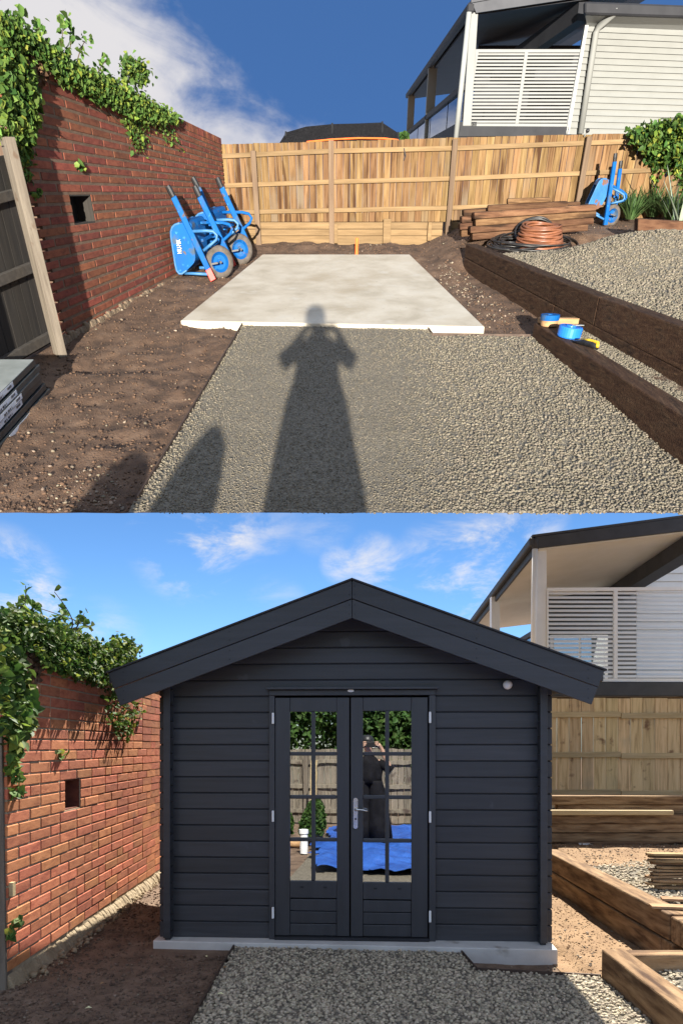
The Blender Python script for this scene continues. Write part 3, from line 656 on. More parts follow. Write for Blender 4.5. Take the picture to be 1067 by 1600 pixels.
for py in (330, 372, 400, 440, 455, 478):
    u = (552 - py) / (552 - 214.); c = lerp(p0, p1, u) + V(.015, -.055, 0)
    obj('pencil_mark', MB().beam(c + V(-.03, 0, 0), c + V(.02, .004, .006), .004, .006), M['print'], tl)

# --- stacked packs
st0 = AG(79, 614); XR = st0[0] - .01
zb = heightA(np.array(XR), np.array(6.5)).item() + .0
ztop = AX(57, 560, XR)[2]; zbot = AX(79, 616, XR)[2]
fars = [79, 74, 68, 62, 65, 57]; ys = np.linspace(616, 557, 7)
names = ['bottom pack of the six dark wrapped tile packs stacked by the side fence', 'second lowest tile pack with torn wrapping in the stack by the fence', 'third tile pack from the ground in the dark stack',
         'fourth tile pack from the ground in the dark stack', 'tile pack lying just under the topmost one of the stack', 'topmost tile pack of the stack with its pale grey top showing']
for i in range(6):
    zf0, zf1 = np.interp([i, i + 1], [0, 6], [zbot, ztop])
    Dfar = AX(fars[i], (ys[i] + ys[i + 1]) / 2, XR)[1]; slope = TS
    xr = XR - .012 * (i % 3); L_ = 1.5
    f0 = lambda D_, z: z + (D_ - Dfar) * slope
    pts = [V(xr - .62, Dfar - L_, f0(Dfar - L_, zf0)), V(xr, Dfar - L_, f0(Dfar - L_, zf0)), V(xr, Dfar, zf0), V(xr - .62, Dfar, zf0)]
    th_ = (zf1 - zf0) * .93
    t = thing('tile_pack', names[i], 'tile pack', pts[2], 'tile packs stacked by the side fence')
    obj('pack', MB().hexa(pts + [p + V(0, 0, th_) for p in pts]), M['tile_top'] if i == 5 else M['packing'], t, bevel=.006, seg=2)
    if i == 5:
        obj('wrapping', MB().hexa([pts[1] + V(-.01, 0, .003), pts[1] + V(.004, 0, .003), pts[2] + V(.004, .004, .003), pts[2] + V(-.01, .004, .003), pts[1] + V(-.01, 0, th_ - .004), pts[1] + V(.004, 0, th_ - .004), pts[2] + V(.004, .004, th_ - .004), pts[2] + V(-.01, .004, th_ - .004)]), M['packing'], t)
    if i != 1:
        sx = [42, 0, 30, 28, 24, 24][i]; Ds = AX(sx, 600, XR)[1]
        a, b = max(Ds - .62, Dfar - L_ + .02), min(Ds, Dfar - .08)
        e = xr + .007
        def fq(u0, u1, v0, v1, x_): 
            return [V(x_ - .002, u0, f0(u0, zf0) + th_ * v0), V(x_, u0, f0(u0, zf0) + th_ * v0), V(x_, u1, f0(u1, zf0) + th_ * v0), V(x_ - .002, u1, f0(u1, zf0) + th_ * v0),
                    V(x_ - .002, u0, f0(u0, zf0) + th_ * v1), V(x_, u0, f0(u0, zf0) + th_ * v1), V(x_, u1, f0(u1, zf0) + th_ * v1), V(x_ - .002, u1, f0(u1, zf0) + th_ * v1)]
        stk = obj('sticker', MB().hexa(fq(a, b, .16, .9, e)), M['sticker'], t)
        pm = MB(); u = b - .05
        for kk in range(5): pm.hexa(fq(u - .012, u, .4, .75, e + .002)); u -= .02
        u -= .10
        for kk in range(7): pm.hexa(fq(u - .008 - .01 * (kk % 3), u, .25, .55, e + .002)); u -= .03
        obj('barcode', pm, M['print'], stk)

# --- paling fence at the back
fb = AD(530, 378, DF)
pf = thing('paling_fence', 'tall golden timber paling fence across the back of the bare slab', 'fence', fb)
def fx(px, py=290): return AD(px, py, DF)[0]
def fz(px, py, dD=0): return AD(px, py, DF + dD)[2]
topy = lambda px: np.interp(px, [353, 620, 700, 1067], [224.5, 217, 214, 205])
px = 338.0; g = np.random.default_rng(3)
while px < 1085:
    w = g.uniform(9.4, 11.2); x0, x1 = fx(px), fx(px + w - .35); dj = g.uniform(0, .012)
    yb = 346 if px < 700 else 372
    zt = fz(px, topy(px) + g.uniform(-.5, .5)); zb_ = fz(px, yb)
    obj('paling', MB().box((x0, DF + dj, zb_), (x1, DF + dj + .018, zt)), M['paling'], pf, bevel=.003); px += w
for ys_ in ([(340, 243.7), (515, 235.5), (710, 231), (912, 223), (1085, 217)], [(340, 289.7), (515, 283.5), (706, 278.5), (910, 270), (1085, 262)], [(340, 331.5), (515, 328), (700, 324), (905, 318), (1085, 312)]):
    for (xa, ya), (xb, yb) in zip(ys_[:-1], ys_[1:]):
        a, b = V(fx(xa, ya) + .01, DF - .022, fz(xa, ya)), V(fx(xb, yb) - .01, DF - .022, fz(xb, yb))
        obj('rail', MB().beam(a, b, .042, .058), M['rail'], pf, bevel=.004)
for pa, pb_ in (((398, 235), (404, 383)), ((519, 219), (517, 380)), ((711, 217), (697, 372)), ((916, 213), (900, 330)), ((1083, 205), (1070, 330))):
    x = (fx(*pa) + fx(*pb_)) / 2
    obj('post', MB().box((x - .042, DF - .125, fz(*pb_) - .05), (x + .042, DF - .045, fz(*pa))), M['post'], pf, bevel=.005)
for r_, (ya, yb) in enumerate(((346.5, 357), (357.6, 367.5), (368, 382))):
    for xa, xb in ((340, 400), (403, 516), (520, 604), (606, 696), (700, 780)):
        x0, x1 = fx(xa), fx(xb); j = .006 * ((r_ + int(xa)) % 3)
        obj('plinth_board', MB().box((x0, DF - .03 - j, fz(xa, yb)), (x1, DF - .002, fz(xa, ya))), M['rail'], pf, bevel=.004)
for xa, xb, ya, yb, d_ in ((598, 610, 341, 379, .11), (522, 527.5, 349, 379, .10), (667, 673, 346, 375, .10)):
    obj('stake', MB().box((fx(xa, 360), DF - d_ - .04, fz(xa, yb)), (fx(xb, 360), DF - d_ + .03, fz(xa, ya))), M['rail'], pf, bevel=.006)
# snagged dark twine on the fence
obj('twine', MB().tube([V(fx(628), DF - .05, fz(628, 231)), V(fx(631), DF - .06, fz(631, 243)), V(fx(629), DF - .05, fz(629, 249))], .008, 5), M['print'], pf)

# --- shade cloth over the fence
sh = thing('shade_canopy', 'low black shade cloth canopy rising behind the back fence', 'shade canopy', AD(530, 230, 15.6))
top = [(447, 206), (478, 197), (519, 193), (560, 192), (597, 190.5), (622, 207)]; bot = [(437, 222), (478, 222), (519, 221), (560, 221), (600, 221), (623, 221)]
mb = MB(); n = len(top)
rows = []
for D_, dy in ((15.4, 0), (16.2, -1.0), (17.4, 1.5)):
    rows.append([AD(px, py + dy, 15.4) * V(1, 0, 1) + V(0, D_, 0) for px, py in top])
fr = [AD(px, py, 15.3) for px, py in bot]
vs_ = fr + rows[0] + rows[1] + rows[2]
mb.add(vs_, [(r * n + i, r * n + i + 1, (r + 1) * n + i + 1, (r + 1) * n + i) for r in range(3) for i in range(n - 1)])
o = obj('shade_cloth', mb, M['shade'], sh); m_ = o.modifiers.new('cloth', 'SOLIDIFY'); m_.thickness = .012
for i in (0, 2, 4, 5):
    obj('pole', MB().tube([fr[i] + V(0, -.02, -.5), rows[0][i] + V(0, -.02, .01)], .018, 6), M['black'], sh)
obj('trim_cord', MB().tube([AD(479, 221, 15.25), AD(519, 217, 15.25), AD(560, 215, 15.25), AD(600, 215.5, 15.25), AD(622, 218, 15.25)], .012, 6), M['orange'], sh)

# --- peg
pg = AG(557, 396); pe = thing('marker_peg', 'orange plastic peg standing in soil behind the slab', 'peg', pg)
obj('peg', MB().tube([pg - V(0, 0, .05), V(pg[0] + .005, pg[1], AD(557, 371, pg[1])[2])], .026, 10), M['orange'], pe)

# --- wheelbarrows
D0 = AG(333, 437)[1]; foot = AG(333, 437)
def P(px, py, dD=0): return AD(px, py, D0) + V(0, dD, 0)
def wheelbarrow(label, body):
    t = thing('wheelbarrow', label, 'wheelbarrow', foot, 'blue wheelbarrows stood on end')
    def handle(a, g_, b, dD, red):
        h = obj('handle', MB().beam(P(*g_, dD), P(*b, dD), .075, .055, up=(.2, -1, .1)), M[body], t, bevel=.008)
        obj('grip', MB().tube([P(*a, dD), lerp(P(*a, dD), P(*g_, dD), .5), P(*g_, dD)], [.036, .040, .036], 10), M['black'], h)
        if red:
            e = lerp(P(*g_, dD), P(*b, dD), .86); e2 = P(*b, dD)
            obj('end_cap', MB().beam(e, e2 + (e2 - e) * .04, .083, .062, up=(.2, -1, .1)), M['red'], h, bevel=.006)
    handle((262, 290), (271, 307), (333, 437), 0, True)
    handle((296, 290), (304, 307), (352, 404), .40, False)
    # tray: a tapered open pan lying on its side, mouth towards the wall
    near = [P(264, 351, .02), P(277, 436, .02), P(304, 408, .08), P(297, 346, .08)]
    far = [p + V(.10, .62, .05) for p in near]; far[2] = far[2] - V(0, .12, 0); far[3] = far[3] - V(0, .12, 0)
    def rounded(p, rads, k=5):
        out = []
        for i_ in range(4):
            a_, b_, c_ = p[i_ - 1], p[i_], p[(i_ + 1) % 4]
            u = (a_ - b_) / np.linalg.norm(a_ - b_) * rads[i_]; w = (c_ - b_) / np.linalg.norm(c_ - b_) * rads[i_]
            out += [b_ + u * (1 - q_) ** 2 + w * q_ ** 2 for q_ in np.linspace(0, 1, k)]
        return out
    rads = (.13, .16, .06, .06)
    nr_, fr_ = rounded(near, rads), rounded(far, rads); nn = len(nr_)
    mouth = range(4, 5)                          # the long side left open
    o = obj('tray', MB().add(nr_ + fr_, [tuple(range(nn)), tuple(range(nn, 2 * nn))[::-1]] + [(i_, (i_ + 1) % nn, nn + (i_ + 1) % nn, nn + i_) for i_ in range(nn) if i_ not in mouth]), M[body], t)
    m_ = o.modifiers.new('sheet', 'SOLIDIFY'); m_.thickness = .012; m_.offset = 0
    obj('rim', MB().tube(nr_[0:10] + fr_[0:10][::-1], .013, 8, closed=True), M['blue_light'], o)
    for dD, w in ((0.03, 0), (.43, 16)):
        loop = [(300 + w * .9, 361), (322 + w, 360), (333 + w, 361), (339 + w, 367), (338 + w, 374), (330 + w, 381), (318 + w, 391)]
        if w: loop = [(306, 349), (340, 349), (352, 352), (357, 359), (354, 367), (340, 380), (326, 390)]
        obj('leg', MB().tube([P(*q, dD - .03) for q in loop], .019, 8), M['blue_light' if not w else body], t, smooth=True)
    obj('brace', MB().beam(P(316, 375, .0), P(326, 369, .42), .03, .03), M[body], t)
    c = P(340, 411, .20); ax = V(.25, -1, .06)
    w_ = obj('wheel', MB().lathe(c - ax / np.linalg.norm(ax) * .055, ax, [(.118, .0), (.155, .0), (.185, .02), (.195, .055), (.185, .09), (.155, .11), (.118, .11)], 28, cap=False), M['rubber'], t, smooth=True)
    obj('rim', MB().lathe(c - ax / np.linalg.norm(ax) * .05, ax, [(.03, .055), (.085, .05), (.105, .02), (.120, .0), (.120, .11), (.105, .09), (.085, .065), (.035, .06), (.03, .085)], 28), M[body], w_, smooth=False)
    obj('axle', MB().tube([c - ax * .16, c + ax * .17], .016, 8), M['black'], w_)
    obj('axle_bracket', MB().beam(P(330, 412, -.01), P(341, 410, -.01), .05, .02).beam(P(334, 400, .38), P(343, 412, .38), .05, .02), M['black'], t)
    obj('nose_bar', MB().tube([P(287, 428, .1), P(300, 427.5, .06), P(324, 428, .0)], .018, 8).tube([P(306, 421, .3), P(330, 421, .36)], .018, 8), M['blue_light'], t, smooth=True)
    return t, o, near
w1, tray1, nr = wheelbarrow('front blue wheelbarrow stood on end with lettering on its tray side', 'blue')
w2 = copy_tree(w1); dv = AG(368, 411) - AG(343, 432) ; w2.matrix_world = MA @ Matrix.Translation(Vector(foot + dv + V(.06, 0, 0)))
w2['label'] = 'rear blue wheelbarrow stood on end, partly behind the one with lettering'
fc = bpy.data.curves.new('lettering', 'FONT'); fc.body = 'NIU-MIX'; fc.size = 1; fc.extrude = .01
fo = bpy.data.objects.new('lettering_source', fc); C0.objects.link(fo); bpy.context.view_layer.update()
dg = bpy.context.evaluated_depsgraph_get(); me = bpy.data.meshes.new_from_object(fo.evaluated_get(dg)); bpy.data.objects.remove(fo)
tv = np.array([v.co[:] for v in me.vertices]); wv = tv[:, 0].max(); hv = tv[:, 1].max()
c0, ex, ey = P(284.5, 395.5, .0), P(282, 373.5, .0) - P(284.5, 395.5, .0), P(278, 396, -.002) - P(284.5, 395.5, .0)
me.vertices.foreach_set('co', (c0 + tv[:, :1] / wv * ex + tv[:, 1:2] / hv * ey + tv[:, 2:3] * V(0, -.3, 0) - V(0, .012, 0) - foot).astype(np.float32).ravel())
me.materials.clear(); me.materials.append(M['lettering']); lo_ = bpy.data.objects.new('lettering', me); link(lo_); lo_.parent = tray1
w3 = copy_tree(w1)
for ch in w3.children:
    if ch.name.startswith('tray'):
        for c2 in list(ch.children):
            if c2.name.startswith('lettering'): bpy.data.objects.remove(c2)
for ch in w3.children:                      # older barrow: rubbed paint
    if ch.name.startswith('tray'):
        ch.data = ch.data.copy(); ch.data.materials.clear(); ch.data.materials.append(M['blue_worn'])
for ch in w3.children:
    for c2 in ch.children:
        if c2.name.startswith('end_cap'): c2.data = c2.data.copy(); c2.data.materials.clear(); c2.data.materials.append(M['blue'])
w3['label'] = 'worn blue wheelbarrow with rusty patches stood against the fence beside plants'
b3 = AG(946, 348, .36)
w3.matrix_world = MA @ Matrix.Translation(Vector(b3 + V(0, 0, -.02))) @ Matrix.Rotation(R(21), 4, 'Y') @ Matrix.Scale(.76, 4)

# --- sleeper pile
names = ['lowest', 'second lowest', 'third', 'fourth']
for k in range(4):
    yl0, yl1 = 375 - 11 * k, 375 - 11 * (k + 1) + .5; yr0, yr1 = 360 - 10.5 * k, 360 - 10.5 * (k + 1) + .5
    for row, (dD, xl, xr_, nm) in enumerate(((0, 738 + [0, -3, 5, 3][k], 928 + [-9, 0, 4, 4][k], 'front'), (.26, 722 + [2, 0, 3, 6][k], 905 + 3 * k, 'back'))):
        D_ = 12.5 + dD; q = [AD(xl, yl0, 12.5), AD(xr_, yr0, 12.5), AD(xr_, yr1, 12.5), AD(xl, yl1, 12.5)]
        q = [p + V(0, dD, TS * dD) for p in q]
        t = thing('timber_sleeper', f'{names[k]} brown sleeper in the {nm} row of the pile by the fence', 'sleeper', q[0], 'loose sleepers piled by the back fence')
        obj('sleeper', MB().hexa([q[0], q[1], q[1] + V(0, .24, 0), q[0] + V(0, .24, 0), q[3], q[2], q[2] + V(0, .24, 0), q[3] + V(0, .24, 0)]), M['sleeper'], t, bevel=.014, seg=2)
for lab, q in (('dark round ended sleeper lying across the top of the pile by the fence', [(762, 331), (888, 322), (888, 313.5), (762, 320)]), ('short sleeper offcut lying topmost on the pile by the fence', [(793, 319), (861, 315), (861, 307.5), (793, 309.5)])):
    p = [AD(*c, 12.6) for c in q]; t = thing('timber_sleeper', lab, 'sleeper', p[0], 'loose sleepers piled by the back fence')
    obj('sleeper', MB().hexa([p[0], p[1], p[1] + V(0, .2, 0), p[0] + V(.02, .2, 0), p[3], p[2], p[2] + V(0, .2, 0), p[3] + V(.02, .2, 0)]), M['sleeper'], t, bevel=.02, seg=2)
for lab, q, D_ in (('thick sleeper lying at the right edge in front of the strappy plants', [(996, 361), (1090, 369), (1090, 346), (997, 341)], 11.9), ('thinner sleeper lying just below the thick one at the right edge', [(1022, 380), (1090, 390), (1090, 374), (1022, 368)], 11.4)):
    p = [AD(*c, D_) for c in q]; t = thing('timber_sleeper', lab, 'sleeper', p[0])
    obj('sleeper', MB().hexa([p[0], p[1], p[1] + V(0, .22, 0), p[0] + V(.02, .22, 0), p[3], p[2], p[2] + V(0, .22, 0), p[3] + V(.02, .22, 0)]), M['sleeper'], t, bevel=.014, seg=2)

# --- coils of pipe
cc = AG(847, 388, .30); cc = cc + V(0, .25, 0); up_ = V(0, -TS, 1)
def ring(c, rx, ry, r, ph=0, wob=.02, tilt=0, n=40, seed=0):
    g = np.random.default_rng(seed); k1, k2 = g.uniform(0, 6, 2); pts = []
    for i in range(n):
        a = 2 * math.pi * i / n; q = 1 + wob * math.sin(2 * a + k1) + wob * .6 * math.sin(3 * a + k2)
        x, y = rx * q * math.cos(a), ry * q * math.sin(a)
        pts.append(c + V(x, y * math.cos(tilt), TS * y * math.cos(tilt) + y * math.sin(tilt) + .01 * math.sin(a * 2 + k2)))
    return pts
t = thing('conduit_coil', 'coil of brown plastic conduit lying on the gravel by the sleeper pile', 'coil', cc)
for k in range(22):
    lay = k // 2; rr = .335 - .0065 * lay - .045 * (k % 2) - .004 * (lay % 3)
    obj('loop', MB().tube(ring(cc + V(.006 * (lay % 3), 0, .02 + .023 * lay), rr, rr, .015, wob=.012, seed=k), .015, 6, closed=True), M['conduit'], t, smooth=True)
t = thing('pipe_coil', 'loose tangle of thin black pipe spread around the brown conduit coil', 'coil', cc)
for k, (dx, dy, rx, ry, tl_, dz) in enumerate(((-.15, 0, .52, .45, 0, .03), (-.22, .05, .50, .40, .05, .05), (-.1, .1, .55, .42, .08, .06), (.05, .12, .56, .40, .1, .05), (-.3, -.02, .42, .36, .02, .04), (.12, .15, .52, .36, .05, .03),
                                         (-.02, .22, .30, .22, .85, .13), (.03, .26, .31, .21, .95, .13), (.0, .3, .28, .24, .8, .15), (-.42, -.05, .22, .16, 0, .03), (-.18, .02, .47, .42, .0, .08), (-.05, .0, .47, .41, .06, .1))):
    obj('loop', MB().tube(ring(cc + V(dx, dy, dz), rx, ry, .010, wob=.06, tilt=tl_, seed=50 + k), .011, 6, closed=True), M['poly'], t, smooth=True)

# --- small things on the low sleeper
def topL(px, py):
    p = AV(px, py, L1, L2); zt = np.interp(p[1], [t_[1] for t_ in topsL[::-1]], [t_[2] for t_ in topsL[::-1]]); return p, zt
def onL(D_, off): 
    z = np.interp(D_, [t_[1] for t_ in topsL[::-1]], [t_[2] for t_ in topsL[::-1]]); return V(lineX(L1, L2, D_) + off, D_, z)
a = onL(8.62, .12)
t = thing('timber_offcut', 'pale timber offcut bridging the low sleeper and the tall wall', 'timber', a)
q0 = onL(8.55, .03) + V(0, 0, .004); q1 = q0 + V(.56, .06, -.01)
obj('offcut', MB().beam(q0 + V(0, 0, .03), q1 + V(0, 0, .03), .12, .055), M['offcut'], t, bevel=.008)
c = onL(8.45, .12) + V(-.02, 0, .06)
t = thing('strap_roll', 'small light blue roll sitting on a tan spool at the sleeper end', 'tape roll', c)
obj('spool', MB().lathe(c + V(0, 0, -.055), (0, 0, 1), [(.085, 0), (.09, .01), (.09, .055)], 20), M['offcut'], t, smooth=True)
obj('roll', MB().lathe(c, (0, 0, 1), [(.03, 0), (.098, .0), (.10, .02), (.098, .05), (.03, .05), (.03, .03)], 24), M['blue'], t)
c = onL(7.98, .13) + V(0, 0, .005)
t = thing('tape_roll', 'bright blue roll of tape lying in the middle of the low sleeper', 'tape roll', c)
obj('roll', MB().lathe(c, (.1, -.05, 1), [(.05, 0), (.115, .0), (.12, .01), (.12, .085), (.115, .095), (.05, .095)], 28), M['tape'], t)
obj('core', MB().lathe(c + V(0, 0, .02), (.1, -.05, 1), [(.035, 0), (.05, 0), (.05, .085), (.035, .085)], 20), M['tape'], t)
obj('loose_end', MB().beam(c + V(.03, -.02, .105), c + V(.13, .03, .10), .05, .006), M['screen_white'], t)
c = onL(7.55, .15) + V(0, 0, .025)
t = thing('utility_knife', 'yellow and black utility knife lying on the low sleeper', 'knife', c)
obj('body', MB().tube([c + V(-.09, .20, 0), c + V(-.03, .08, .012), c + V(.03, -.03, .01), c + V(.06, -.10, 0)], [.018, .026, .026, .02], 8), M['black'], t, smooth=True)
obj('grip_trim', MB().tube([c + V(-.035, .13, .03), c + V(.02, .03, .036), c + V(.07, -.07, .03), c + V(.055, -.12, .01)], [.012, .018, .018, .014], 8), M['yellow'], t, smooth=True)

# --- plants at the back right
def pickF(px, py, off): return AD(px, py, DF - off)
cl = ivy('climbing_plant', 'dense green climber tumbling over the right end of the back fence', pickF, [
    ([(985, 205), (1010, 198), (1030, 190), (1075, 183), (1085, 250), (1062, 258), (1035, 240), (1008, 238), (990, 225)], 1900, .050, (.02, .4)),
    ([(1000, 230), (1020, 235), (1075, 250), (1075, 268), (1040, 268), (1008, 248)], 360, .042, (.02, .15)),
    ([(1012, 240), (1022, 238), (1032, 295), (1022, 300)], 45, .05, (.02, .12)),
    ([(1055, 250), (1072, 250), (1072, 300), (1052, 300)], 45, .05, (.02, .12)), ([(978, 202), (990, 200), (992, 212), (980, 214)], 25, .045, (.02, .1))], cat='climber', mats=('leaf_dark', 'leaf', 'leaf_yellow'))
def bladeplant(name, label, c, n, L_, w, m, spread=.9, seed=1, droop=.5):
    g = np.random.default_rng(seed); t = thing(name, label, 'plant', c); mb = MB()
    for i in range(n):
        a = g.uniform(0, 2 * math.pi); l = L_ * g.uniform(.6, 1.15); out = g.uniform(.15, spread); d = V(math.cos(a), math.sin(a), 0); s = V(-d[1], d[0], 0); o_ = c + d * g.uniform(0, .08)
        pr = []
        for k in range(6):
            u = k / 5; p = o_ + d * (out * l * u) + V(0, 0, l * (u - droop * u * u * (.5 + out * .6)))
            ww = w * (1 - u) ** .7 * (.6 + .4 * min(1, u * 4)); pr += [p - s * ww, p + V(0, 0, -ww * .3), p + s * ww]
        mb.add(pr, [(3 * k, 3 * k + 1, 3 * k + 4, 3 * k + 3) for k in range(5)] + [(3 * k + 1, 3 * k + 2, 3 * k + 5, 3 * k + 4) for k in range(5)])
    obj('foliage', mb, M[m], t, kind='stuff'); return t
for i, (px, py, lab) in enumerate(((985, 342, 'strappy dark green plant just right of the worn wheelbarrow'), (1018, 338, 'middle strappy green plant below the climber on the fence'), (1048, 345, 'strappy green plant beside the pale agave at the right edge'))):
    bladeplant('strappy_plant', lab, AG(px, py, .36), 110, .62, .016, 'blade', 1.0, 60 + i)
bladeplant('agave', 'pale grey green agave with long stiff leaves at the right edge', AG(1062, 352, .36) , 14, .75, .035, 'agave', .9, 5, .15)

# --- neighbouring house over the fence
HD = 15.6
def q4(mb, pts, D_, th): 
    a = [AD(*p, D_) for p in pts]; return mb.prism(a, (0, th, 0))
hs = thing('house', 'white weatherboard house with louvred veranda beyond the sunlit back fence', 'house', AD(900, 210, HD))
bl = lambda a, b, u: (a[0] + (b[0] - a[0]) * u, a[1] + (b[1] - a[1]) * u)
TL, TR, BLq, BR = (918, 38), (1090, 46), (887, 209), (1085, 213)
nb = 17
for k in range(nb):
    u0, u1 = k / nb, (k + 1) / nb
    a, b, c_, d_ = bl(TL, BLq, u0), bl(TR, BR, u0), bl(TR, BR, u1), bl(TL, BLq, u1)
    A_, B_, C_, D_ = AD(*a, HD + .03), AD(*b, HD + .03), AD(*c_, HD), AD(*d_, HD)
    obj('weatherboard', MB().add([A_, B_, C_, D_, A_ + V(0, .05, 0), B_ + V(0, .05, 0), C_ + V(0, .05, .003), D_ + V(0, .05, .003)], [(0, 1, 2, 3), (7, 6, 5, 4), (0, 4, 5, 1), (1, 5, 6, 2), (2, 6, 7, 3), (3, 7, 4, 0)]), M['house_white'], hs)
obj('wall_backing', q4(MB(), [TL, TR, BR, BLq], HD + .09, .2), M['house_white'], hs)
obj('corner_board', q4(MB(), [(914.5, 38), (919.5, 38), (889, 209), (884, 209)], HD - .03, .1), M['screen_white'], hs)
# veranda floor, roof and ceiling
Xv = AD(737, 12, HD)[0]; farp = AX(638, 144, Xv); Dfar = min(farp[1], 30)
def along(px0, py0, D_):                  # same x and height, further back
    p = AD(px0, py0, HD); return V(p[0], D_, p[2])
ro = MB(); a, b = AD(736, 3, HD - .05), AD(1100, -58, HD - .05); dv = V(0, Dfar - HD, 0)
ro.hexa([a, b, b + dv, a + dv, a + V(0, 0, .03), b + V(0, 0, .03), b + dv + V(0, 0, .03), a + dv + V(0, 0, .03)])
obj('roof', ro, M['roof_metal'], hs)
obj('fascia', q4(MB(), [(738, 4), (900, -26), (912, -6), (744, 19)], HD - .08, .05), M['roof_metal'], hs)
zt, zb_ = AD(737, 4, HD)[2], AD(737, 20, HD)[2]
obj('side_gutter', MB().box((Xv - .08, HD - .08, zb_), (Xv + .04, Dfar, zt)), M['fascia_a'], hs, bevel=.02)
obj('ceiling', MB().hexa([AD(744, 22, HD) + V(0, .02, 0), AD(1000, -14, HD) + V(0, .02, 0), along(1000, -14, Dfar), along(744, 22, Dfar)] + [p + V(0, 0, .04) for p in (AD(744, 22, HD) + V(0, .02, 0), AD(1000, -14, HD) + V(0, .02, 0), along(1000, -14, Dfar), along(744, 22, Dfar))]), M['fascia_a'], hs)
gb = AD(916, 12, HD); obj('ceiling_beam', MB().beam(AD(915, 14, HD) + V(0, .1, 0), AD(832, 70, HD) + V(0, 3.2, 0), .2, .22), M['fascia_a'], hs)
obj('gutter', q4(MB(), [(914, 1), (1095, 8), (1095, 27), (914, 21)], HD - .42, .12), M['fascia_a'], hs, bevel=.02)
s0, s1 = AD(914, 22, HD - .3), AD(1095, 28, HD - .3); e0, e1 = AD(917, 40, HD + .02), AD(1095, 47, HD + .02)
obj('eave_soffit', MB().hexa([s0, s1, e1, e0] + [p + V(0, 0, .03) for p in (s0, s1, e1, e0)]), M['screen_white'], hs)
obj('veranda_post', q4(MB(), [(735, 18), (747, 18), (736, 196), (723, 196)], HD - .02, .14), M['louvre'], hs, bevel=.006)
obj('downpipe', MB().tube([AD(733, 18, HD - .06), AD(712, 216, HD - .06)], .042, 10), M['screen_white'], hs, smooth=True)
obj('downpipe', MB().tube([AD(963, 10, HD - .38), AD(961, 18, HD - .36), AD(936, 40, HD - .08), AD(931, 50, HD - .07), AD(907, 208, HD - .07)], .048, 10), M['house_white'], hs, smooth=True)
for (x0, y0, x1, y1, wd) in ((676, 104, 670, 214, .10), (643, 147, 640, 214, .10)):
    p = AX(x0, y0, Xv + .05); D_ = min(p[1], Dfar - .1); a = V(p[0], D_, AD(x0, y0, D_)[2]); z2 = AD(x1, y1, D_)[2]
    obj('veranda_post', MB().box((a[0] - wd, a[1] - .08, z2 - .3), (a[0] + wd, a[1] + .08, a[2] + .1)), M['house_white'], hs)
rz = AD(719, 133, HD)[2]; fz_ = AD(714, 197, HD)[2]
obj('handrail', MB().box((Xv - .05, HD, rz - .05), (Xv + .05, Dfar, rz + .03)), M['fascia_a'], hs)
obj('balustrade_glass', MB().box((Xv - .006, HD + .05, fz_ + .08), (Xv + .006, Dfar, rz - .05)), M['balustrade'], hs)
for D_ in np.linspace(HD + 2.2, Dfar - 1, 4): obj('glass_joint', MB().box((Xv - .012, D_, fz_ + .08), (Xv + .012, D_ + .03, rz - .05)), M['fascia_a'], hs)
obj('floor_edge', MB().box((Xv - .05, HD, fz_ - .18), (Xv + .25, Dfar, fz_ + .06)), M['fascia_a'], hs)
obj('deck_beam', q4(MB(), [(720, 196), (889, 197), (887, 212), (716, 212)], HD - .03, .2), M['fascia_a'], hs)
obj('veranda_back_wall', q4(MB(), [(748, 70), (930, 70), (930, 215), (735, 215)], HD + 3.4, .1), M['fascia_a'], hs)  # dark colour stands in for the shade behind the louvres
# louvred screen
scr = obj('screen_frame', q4(q4(q4(q4(q4(MB(), [(743, 76), (911, 76), (910.6, 81), (742.6, 81)], HD, .06), [(725, 192), (890, 192.5), (889.5, 197), (724.5, 197)], HD, .06), [(743, 81), (747.5, 81), (729.5, 192), (724.5, 192)], HD, .06), [(906, 81), (910.6, 81), (890, 192), (885.5, 192)], HD, .06), [(820, 81), (825, 81), (810, 192), (805, 192)], HD, .06), M['louvre'], hs)
for (l0, l1), (r0, r1) in ((((747.5, 81), (729.5, 192)), ((820, 81), (805, 192))), (((825, 81), (810, 192)), ((906, 81), (885.5, 192)))):
    for k in range(20):
        u = (k + .5) / 20; uw = .29 / 20
        pa, pb2 = bl(l0, l1, u - uw), bl(r0, r1, u - uw); pc, pd = bl(r0, r1, u + uw), bl(l0, l1, u + uw)
        obj('slat', q4(MB(), [pa, pb2, pc, pd], HD + .015, .025), M['louvre'], scr)
# small camera on the fence top
c = AD(918, 203.5, DF - .1); t = thing('security_camera', 'tiny black ball camera on the fence top by the downpipe', 'camera', c)
obj('camera_ball', MB().lathe(c + V(0, 0, -.025), (0, 0, 1), [(.01, 0), (.026, .012), (.03, .028), (.024, .045), (.008, .055)], 14), M['black'], t, smooth=True)
obj('bracket', MB().tube([c + V(-.005, .02, -.02), c + V(-.02, .05, -.06)], .01, 6), M['screen_white'], t)
# shrub far off beyond the fence
t = thing('far_shrub', 'small dark shrub top showing between canopy and house', 'shrub', AD(630, 220, 17))
pp = sample([(624, 222), (626, 210), (631, 206), (637, 210), (639, 222)], 90, 3); leaves('foliage', np.array([AD(q[0], q[1], 17 + random.random() * .3) for q in pp]), np.tile(V(0, -.5, .7), (len(pp), 1)), np.full(len(pp), .07), M['leaf_dark'], t)
obj('trunk', MB().tube([AD(631, 240, 17.1), AD(631, 212, 17.1)], .02, 6), M['stem'], t)
